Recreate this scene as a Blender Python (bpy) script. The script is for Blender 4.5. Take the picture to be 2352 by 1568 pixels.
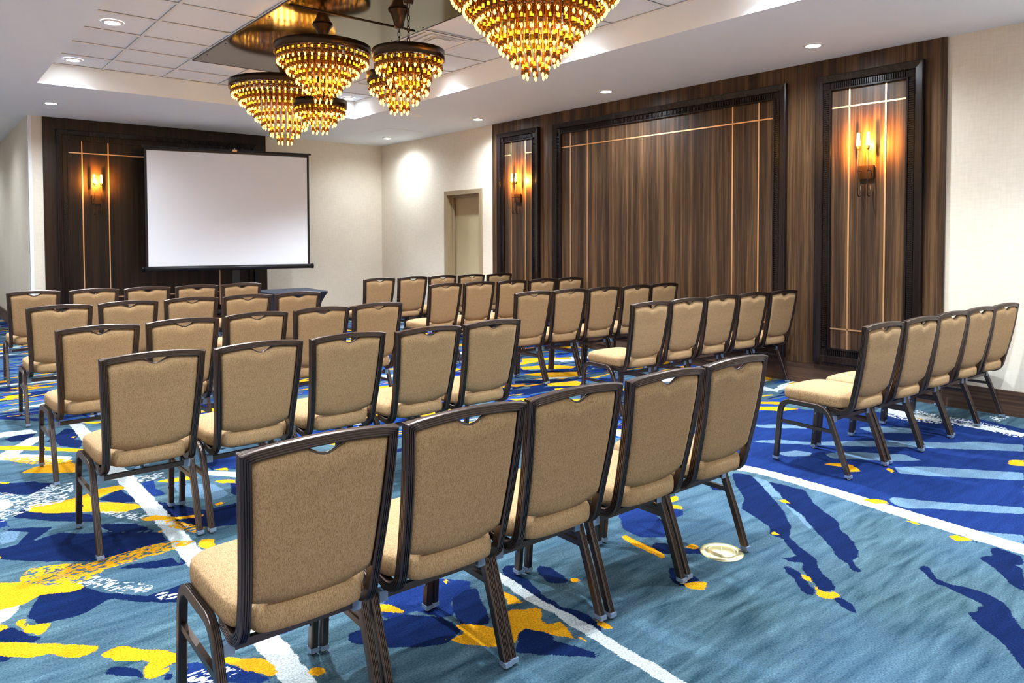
import bpy, bmesh, math, random
import numpy as np
from mathutils import Vector, Matrix

# ------------------------------------------------------------------ clear
for o in list(bpy.data.objects): bpy.data.objects.remove(o, do_unlink=True)
SC = bpy.context.scene
COL = SC.collection
random.seed(4)
R = math.radians
PI = math.pi

# ------------------------------------------------------------------ camera
CAM_POS = Vector((-6.6809, -11.6936, 1.428))
YAW, PITCH, ROLL = 0.696794, 0.030510, 0.002537
F_PX, Y_PP = 1661.062, 594.284
def cam_basis():
    cy, sy = math.cos(YAW), math.sin(YAW); cp, sp = math.cos(PITCH), math.sin(PITCH)
    f = Vector((sy*cp, cy*cp, -sp)); r = Vector((cy, -sy, 0)); d = f.cross(r)
    cr, sr = math.cos(ROLL), math.sin(ROLL)
    return f, cr*r + sr*d, -sr*r + cr*d
_f, _r, _d = cam_basis()
cam_data = bpy.data.cameras.new('camera')
cam = bpy.data.objects.new('camera', cam_data); COL.objects.link(cam)
m = Matrix.Identity(4)
for i in range(3):
    m[i][0], m[i][1], m[i][2], m[i][3] = _r[i], -_d[i], -_f[i], CAM_POS[i]
cam.matrix_world = m
cam_data.sensor_fit = 'HORIZONTAL'; cam_data.sensor_width = 36.0
cam_data.lens = F_PX/2352*36.0
cam_data.shift_y = (Y_PP-784)/2352
cam_data.clip_start = 0.05; cam_data.clip_end = 100
SC.camera = cam

# ------------------------------------------------------------------ world, exposure
w = bpy.data.worlds.new('world'); SC.world = w; w.use_nodes = True
w.node_tree.nodes['Background'].inputs['Color'].default_value = (1, 1, 1, 1)
w.node_tree.nodes['Background'].inputs['Strength'].default_value = 0.0
vs = SC.view_settings
vs.view_transform = 'Standard'; vs.look = 'None'; vs.gamma = 1.0; vs.use_curve_mapping = False
vs.exposure = 1.15
cyc = SC.cycles
cyc.use_denoising = True
cyc.use_adaptive_sampling = True; cyc.adaptive_threshold = 0.07
cyc.max_bounces = 5; cyc.diffuse_bounces = 4; cyc.glossy_bounces = 3; cyc.transmission_bounces = 3; cyc.transparent_max_bounces = 4
cyc.sample_clamp_indirect = 6.0
cyc.caustics_reflective = False; cyc.caustics_refractive = False
# lamp powers (used by the lamp builders below)
P_SOFFIT, P_TRAY, P_SCONCE, P_CHAND = 135.0, 270.0, 62.0, 0.06
P_SIDE, P_REAR = 115.0, 125.0  # powers of the added, unseen fill lights at the side and rear
DAY = (0.85, 0.965, 1.08); WARM = (1.0, 0.50, 0.12)

# ------------------------------------------------------------------ helpers
def link(name, me, mats, parent=None):
    o = bpy.data.objects.new(name, me); COL.objects.link(o)
    if mats is not None:
        for mm in (mats if isinstance(mats, (list, tuple)) else [mats]): me.materials.append(mm)
    if parent is not None: o.parent = parent
    return o
def empty(name, loc=(0, 0, 0), rz=0, parent=None):
    o = bpy.data.objects.new(name, None); COL.objects.link(o)
    o.location = loc; o.rotation_euler = (0, 0, rz); o.empty_display_size = 0.1
    if parent is not None: o.parent = parent
    return o
def tag(o, label=None, cat=None, group=None, kind=None):
    if label: o['label'] = label
    if cat: o['category'] = cat
    if group: o['group'] = group
    if kind: o['kind'] = kind
    return o
class MB:
    """collects faces, builds one mesh object"""
    def __init__(s): s.v = []; s.f = []; s.mi = []; s.sm = []
    def add(s, vs_, fs, mi=0, smooth=False):
        b = len(s.v); s.v += [tuple(p) for p in vs_]
        for f in fs: s.f.append([b+i for i in f]); s.mi.append(mi); s.sm.append(smooth)
        return s
    def box(s, x0, x1, y0, y1, z0, z1, mi=0):
        a = [(x0,y0,z0),(x1,y0,z0),(x1,y1,z0),(x0,y1,z0),(x0,y0,z1),(x1,y0,z1),(x1,y1,z1),(x0,y1,z1)]
        return s.add(a, [(0,3,2,1),(4,5,6,7),(0,1,5,4),(1,2,6,5),(2,3,7,6),(3,0,4,7)], mi)
    def quad(s, a, b, c, d, mi=0): return s.add([a,b,c,d], [(0,1,2,3)], mi)
    def lathe(s, prof, n=24, mi=0, axis=(0,0,0), smooth=True, cap0=False, cap1=False):
        vs_ = []
        for (r_, z) in prof:
            for i in range(n):
                a = 2*PI*i/n; vs_.append((axis[0]+r_*math.cos(a), axis[1]+r_*math.sin(a), axis[2]+z))
        fs = []
        for k in range(len(prof)-1):
            for i in range(n):
                j = (i+1) % n; fs.append((k*n+i, k*n+j, (k+1)*n+j, (k+1)*n+i))
        s.add(vs_, fs, mi, smooth)
        if cap0: s.add(vs_[:n], [tuple(range(n-1, -1, -1))], mi)
        if cap1: s.add(vs_[-n:], [tuple(range(n))], mi)
        return s
    def tube(s, pts, r_, n=8, mi=0, smooth=True, caps=True):
        pts = [Vector(p) for p in pts]; rings = []
        ref = None
        for i, p in enumerate(pts):
            t = (pts[min(i+1, len(pts)-1)]-pts[max(i-1, 0)]).normalized()
            if ref is None:
                ref = Vector((0,0,1)) if abs(t.z) < 0.9 else Vector((1,0,0))
            a = (ref - t*ref.dot(t)).normalized(); ref = a; b = t.cross(a)
            rr = r_[i] if isinstance(r_, (list, tuple)) else r_
            rings.append([p + (a*math.cos(2*PI*k/n)+b*math.sin(2*PI*k/n))*rr for k in range(n)])
        vs_ = [q for ring in rings for q in ring]; fs = []
        for k in range(len(rings)-1):
            for i in range(n):
                j = (i+1) % n; fs.append((k*n+i, k*n+j, (k+1)*n+j, (k+1)*n+i))
        s.add(vs_, fs, mi, smooth)
        if caps:
            s.add(rings[0], [tuple(range(n-1,-1,-1))], mi); s.add(rings[-1], [tuple(range(n))], mi)
        return s
    def sweep(s, pts, prof, oo, bb, mi=0, smooth=False, caps=True):
        """profile points (o,b) carried along pts with explicit frame vectors"""
        n = len(prof); vs_ = []
        for p, o_, b_ in zip(pts, oo, bb):
            p = Vector(p)
            for (a, c) in prof: vs_.append(p + Vector(o_)*a + Vector(b_)*c)
        fs = []
        for k in range(len(pts)-1):
            for i in range(n):
                j = (i+1) % n; fs.append((k*n+i, k*n+j, (k+1)*n+j, (k+1)*n+i))
        s.add(vs_, fs, mi, smooth)
        if caps:
            s.add(vs_[:n], [tuple(range(n-1,-1,-1))], mi); s.add(vs_[-n:], [tuple(range(n))], mi)
        return s
    def mesh(s, name, recalc=True):
        me = bpy.data.meshes.new(name); me.from_pydata(s.v, [], s.f)
        me.polygons.foreach_set('material_index', s.mi); me.polygons.foreach_set('use_smooth', s.sm)
        if recalc:
            bm = bmesh.new(); bm.from_mesh(me); bmesh.ops.remove_doubles(bm, verts=bm.verts, dist=1e-5)
            bmesh.ops.recalc_face_normals(bm, faces=bm.faces); bm.to_mesh(me); bm.free()
        me.update(); return me
    def build(s, name, mats, parent=None, recalc=True): return link(name, s.mesh(name, recalc), mats, parent)

# ------------------------------------------------------------------ materials
def nt(name):
    mt = bpy.data.materials.new(name); mt.use_nodes = True
    t = mt.node_tree; return mt, t, t.nodes['Principled BSDF']
def srgb(r_, g, b):
    f = lambda c: (c/255/12.92 if c/255 <= 0.04045 else ((c/255+0.055)/1.055)**2.4)
    return (f(r_), f(g), f(b), 1)
def N(t, typ, **kw):
    n = t.nodes.new(typ)
    for k, v in kw.items():
        if k in n.inputs.keys() if not hasattr(n, k) else False: n.inputs[k].default_value = v
        elif hasattr(n, k): setattr(n, k, v)
    return n
def simple(name, col, rough=0.5, metal=0.0, noise=0.0, scale=8, bump=0.0, bscale=200, spec=None):
    mt, t, p = nt(name)
    p.inputs['Base Color'].default_value = col; p.inputs['Roughness'].default_value = rough; p.inputs['Metallic'].default_value = metal
    if spec is not None: p.inputs['Specular IOR Level'].default_value = spec
    tc = t.nodes.new('ShaderNodeTexCoord')
    if noise > 0:
        nz = t.nodes.new('ShaderNodeTexNoise'); nz.inputs['Scale'].default_value = scale; nz.inputs['Detail'].default_value = 4
        t.links.new(tc.outputs['Object'], nz.inputs['Vector'])
        mx = t.nodes.new('ShaderNodeMix'); mx.data_type = 'RGBA'
        mx.inputs['A'].default_value = tuple(c*(1-noise) for c in col[:3])+(1,); mx.inputs['B'].default_value = tuple(min(1, c*(1+noise)) for c in col[:3])+(1,)
        t.links.new(nz.outputs['Fac'], mx.inputs['Factor']); t.links.new(mx.outputs['Result'], p.inputs['Base Color'])
    if bump > 0:
        nb = t.nodes.new('ShaderNodeTexNoise'); nb.inputs['Scale'].default_value = bscale; nb.inputs['Detail'].default_value = 2
        t.links.new(tc.outputs['Object'], nb.inputs['Vector'])
        bp = t.nodes.new('ShaderNodeBump'); bp.inputs['Strength'].default_value = bump; bp.inputs['Distance'].default_value = 0.002
        t.links.new(nb.outputs['Fac'], bp.inputs['Height']); t.links.new(bp.outputs['Normal'], p.inputs['Normal'])
    return mt
def emit(name, col, strength, sample=True):
    mt = bpy.data.materials.new(name); mt.use_nodes = True; t = mt.node_tree
    t.nodes.clear(); e = t.nodes.new('ShaderNodeEmission'); o = t.nodes.new('ShaderNodeOutputMaterial')
    e.inputs['Color'].default_value = tuple(col[:3])+(1,); e.inputs['Strength'].default_value = strength
    t.links.new(e.outputs[0], o.inputs['Surface'])
    if not sample: mt.cycles.emission_sampling = 'NONE'
    return mt
def wallpaper():
    mt, t, p = nt('wallpaper'); p.inputs['Roughness'].default_value = 0.6
    tc = t.nodes.new('ShaderNodeTexCoord')
    mp = t.nodes.new('ShaderNodeMapping'); mp.inputs['Scale'].default_value = (9, 9, 60)
    mp2 = t.nodes.new('ShaderNodeMapping'); mp2.inputs['Scale'].default_value = (60, 60, 7)
    mp3 = t.nodes.new('ShaderNodeMapping'); mp3.inputs['Scale'].default_value = (1.6, 1.6, 1.6)
    ns = []
    for q in (mp, mp2, mp3):
        t.links.new(tc.outputs['Object'], q.inputs['Vector'])
        z = t.nodes.new('ShaderNodeTexNoise'); z.inputs['Scale'].default_value = 1.0; z.inputs['Detail'].default_value = 3
        t.links.new(q.outputs['Vector'], z.inputs['Vector']); ns.append(z)
    a = t.nodes.new('ShaderNodeMath'); a.operation = 'ADD'; t.links.new(ns[0].outputs['Fac'], a.inputs[0]); t.links.new(ns[1].outputs['Fac'], a.inputs[1])
    b = t.nodes.new('ShaderNodeMath'); b.operation = 'ADD'; t.links.new(a.outputs[0], b.inputs[0]); t.links.new(ns[2].outputs['Fac'], b.inputs[1])
    cr = t.nodes.new('ShaderNodeValToRGB'); cr.color_ramp.elements[0].position = 0.35; cr.color_ramp.elements[1].position = 0.68
    d = t.nodes.new('ShaderNodeMath'); d.operation = 'DIVIDE'; d.inputs[1].default_value = 3; t.links.new(b.outputs[0], d.inputs[0])
    cr.color_ramp.elements[0].color = srgb(222, 211, 191); cr.color_ramp.elements[1].color = srgb(239, 229, 210)
    t.links.new(d.outputs[0], cr.inputs['Fac']); t.links.new(cr.outputs['Color'], p.inputs['Base Color'])
    return mt
def veneer(name, c0, c1, c2, rough=0.38, along='Z'):
    mt, t, p = nt(name); p.inputs['Roughness'].default_value = rough; p.inputs['Specular IOR Level'].default_value = 0.3
    tc = t.nodes.new('ShaderNodeTexCoord')
    # veneer leaves: broad vertical bands of slightly different tone
    sc_band = (9.0, 9.0, 0.0) if along == 'Z' else (0.0, 0.0, 9.0)
    sc_grain = (60, 60, 1.2) if along == 'Z' else (1.2, 1.2, 60)
    sc_fine = (260, 260, 4) if along == 'Z' else (4, 4, 260)
    outs = []
    for sc, det, dist in ((sc_band, 1, 0), (sc_grain, 4, 0.6), (sc_fine, 2, 0)):
        q = t.nodes.new('ShaderNodeMapping'); q.inputs['Scale'].default_value = sc; t.links.new(tc.outputs['Object'], q.inputs['Vector'])
        z = t.nodes.new('ShaderNodeTexNoise'); z.inputs['Scale'].default_value = 1; z.inputs['Detail'].default_value = det; z.inputs['Distortion'].default_value = dist
        t.links.new(q.outputs['Vector'], z.inputs['Vector']); outs.append(z.outputs['Fac'])
    r1 = t.nodes.new('ShaderNodeValToRGB'); e = r1.color_ramp.elements
    e[0].position = 0.40; e[0].color = c0; e[1].position = 0.62; e[1].color = c2
    k = r1.color_ramp.elements.new(0.5); k.color = c1
    mx = t.nodes.new('ShaderNodeMath'); mx.operation = 'MULTIPLY_ADD'; mx.inputs[1].default_value = 0.5
    t.links.new(outs[0], mx.inputs[0]); ma = t.nodes.new('ShaderNodeMath'); ma.operation = 'MULTIPLY'; ma.inputs[1].default_value = 0.5
    t.links.new(outs[1], ma.inputs[0]); t.links.new(ma.outputs[0], mx.inputs[2]); t.links.new(mx.outputs[0], r1.inputs['Fac'])
    m2 = t.nodes.new('ShaderNodeMix'); m2.data_type = 'RGBA'; m2.blend_type = 'MULTIPLY'; m2.inputs['Factor'].default_value = 0.55
    r2 = t.nodes.new('ShaderNodeValToRGB'); r2.color_ramp.elements[0].position = 0.3; r2.color_ramp.elements[0].color = (0.45, 0.45, 0.45, 1); r2.color_ramp.elements[1].position = 0.6
    t.links.new(outs[2], r2.inputs['Fac']); t.links.new(r1.outputs['Color'], m2.inputs['A']); t.links.new(r2.outputs['Color'], m2.inputs['B'])
    t.links.new(m2.outputs['Result'], p.inputs['Base Color'])
    return mt
def fabric():
    """tan upholstery with small raised wavy pattern"""
    mt, t, p = nt('chair_fabric'); p.inputs['Roughness'].default_value = 0.85
    p.inputs['Specular IOR Level'].default_value = 0.25
    tc = t.nodes.new('ShaderNodeTexCoord')
    w1 = t.nodes.new('ShaderNodeTexNoise'); w1.inputs['Scale'].default_value = 60; w1.inputs['Detail'].default_value = 1
    t.links.new(tc.outputs['Object'], w1.inputs['Vector'])
    q = t.nodes.new('ShaderNodeMapping'); q.inputs['Scale'].default_value = (380, 95, 95); t.links.new(tc.outputs['Object'], q.inputs['Vector'])
    ad = t.nodes.new('ShaderNodeVectorMath'); ad.operation = 'MULTIPLY_ADD'; ad.inputs[1].default_value = (4.0, 0.0, 0.0)
    t.links.new(w1.outputs['Color'], ad.inputs[0]); t.links.new(q.outputs['Vector'], ad.inputs[2])
    z = t.nodes.new('ShaderNodeTexNoise'); z.inputs['Scale'].default_value = 0.9; z.inputs['Detail'].default_value = 1.5
    t.links.new(ad.outputs['Vector'], z.inputs['Vector'])
    d0 = t.nodes.new('ShaderNodeMath'); d0.operation = 'SUBTRACT'; d0.inputs[1].default_value = 0.5; t.links.new(z.outputs['Fac'], d0.inputs[0])
    d1 = t.nodes.new('ShaderNodeMath'); d1.operation = 'ABSOLUTE'; t.links.new(d0.outputs[0], d1.inputs[0])
    cr = t.nodes.new('ShaderNodeValToRGB'); cr.color_ramp.elements[0].position = 0.015; cr.color_ramp.elements[1].position = 0.075
    cr.color_ramp.elements[0].color = srgb(142, 110, 72); cr.color_ramp.elements[1].color = srgb(173, 141, 102)
    t.links.new(d1.outputs[0], cr.inputs['Fac']); t.links.new(cr.outputs['Color'], p.inputs['Base Color'])
    return mt
def brushed(name, col, rough, aniso_scale=(3, 300, 300), metal=1.0):
    mt, t, p = nt(name); p.inputs['Metallic'].default_value = metal; p.inputs['Base Color'].default_value = col
    tc = t.nodes.new('ShaderNodeTexCoord'); q = t.nodes.new('ShaderNodeMapping'); q.inputs['Scale'].default_value = aniso_scale
    t.links.new(tc.outputs['Object'], q.inputs['Vector'])
    z = t.nodes.new('ShaderNodeTexNoise'); z.inputs['Scale'].default_value = 1; z.inputs['Detail'].default_value = 2; t.links.new(q.outputs['Vector'], z.inputs['Vector'])
    mr = t.nodes.new('ShaderNodeMapRange'); mr.inputs['To Min'].default_value = rough*0.75; mr.inputs['To Max'].default_value = rough*1.3
    t.links.new(z.outputs['Fac'], mr.inputs['Value']); t.links.new(mr.outputs['Result'], p.inputs['Roughness'])
    return mt

M = {}
M['wall'] = wallpaper()
M['plaster'] = simple('painted_plaster', srgb(240, 246, 250), 0.75, noise=0.02, scale=3)
M['tile'] = simple('ceiling_tile_board', srgb(240, 245, 249), 0.85, noise=0.02, scale=40, bump=0.15, bscale=300)
M['tbar'] = simple('white_grid_bar', srgb(238, 238, 236), 0.45, noise=0.01)
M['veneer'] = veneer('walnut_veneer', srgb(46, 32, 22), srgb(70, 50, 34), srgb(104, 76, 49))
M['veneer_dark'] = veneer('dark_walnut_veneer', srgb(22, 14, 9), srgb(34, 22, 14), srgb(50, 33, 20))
M['moulding'] = veneer('espresso_moulding', srgb(20, 14, 13), srgb(28, 20, 19), srgb(40, 29, 26), rough=0.24)
M['base_wood'] = veneer('baseboard_walnut', srgb(70, 52, 42), srgb(94, 71, 57), srgb(114, 88, 70), rough=0.4, along='X')
M['copper'] = brushed('copper_inlay', srgb(238, 192, 142), 0.45)
M['door_paint'] = simple('taupe_door_paint', srgb(158, 139, 108), 0.5, noise=0.02)
M['door_leaf'] = simple('beige_door_leaf', srgb(186, 170, 134), 0.5, noise=0.02)
M['black'] = simple('black_plastic', srgb(16, 16, 20), 0.4, noise=0.05)
M['black_metal'] = simple('black_metal', srgb(12, 12, 15), 0.35, 0.6, noise=0.05)
M['screen'] = simple('white_screen_fabric', srgb(248, 250, 254), 0.9, noise=0.01)
M['cloth'] = simple('navy_stretch_cloth', srgb(7, 16, 36), 0.75, noise=0.15, scale=20)
M['fabric'] = fabric()
M['frame'] = brushed('bronze_chair_frame', srgb(96, 84, 78), 0.36, (6, 6, 6))
M['chrome'] = simple('nickel_glide', srgb(170, 168, 165), 0.25, 1.0, noise=0.05)
M['clip'] = simple('clear_plastic_clip', srgb(120, 140, 165), 0.2, 0.0, noise=0.05)
M['bolt'] = simple('steel_bolt', srgb(120, 140, 170), 0.3, 0.9, noise=0.05)
M['bronze'] = brushed('chandelier_bronze', srgb(72, 57, 45), 0.3, (2, 2, 60))
M['mirror'] = brushed('bronze_mirror_plate', srgb(128, 120, 98), 0.1, (60, 2, 2))
M['amber'] = emit('lit_amber_sleeve', (1.0, 0.42, 0.02), 1.3, sample=False)  # emission stands in for bulb light shining through the sleeve
M['smoke'] = simple('smoked_glass_cup', srgb(132, 84, 32), 0.12, 0.55, noise=0.15, scale=60)
M['rod'] = simple('antique_brass_rod', srgb(170, 108, 44), 0.25, 0.9, noise=0.1)
M['bulb'] = emit('glowing_bulb', (1.0, 0.46, 0.05), 6.0, sample=False)
M['lamp'] = emit('downlight_lamp', (1.0, 0.98, 0.95), 30.0, sample=False)
M['candle'] = emit('glowing_candle_glass', (1.0, 0.60, 0.10), 7.0, sample=False)
M['sconce'] = simple('sconce_bronze', srgb(66, 46, 26), 0.4, 0.8, noise=0.15)
M['brass'] = brushed('polished_brass', srgb(232, 220, 168), 0.38, (4, 4, 4))
M['white_trim'] = simple('white_enamel', srgb(240, 240, 238), 0.4, noise=0.01)

# ------------------------------------------------------------------ structure
ZC, ZT = 3.08, 3.306           # soffit, tray ceiling
XL, YB, YR = -8.6, -15.0, 6.0 # far left wall, wall behind the camera, end of the side recess
XC = -5.402                    # outside corner where the screen wall ends
TX0, TX1, TY0, TY1 = -5.582, -1.838, -2.497, -11.1

def structure(o): o['kind'] = 'structure'; return o

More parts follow.
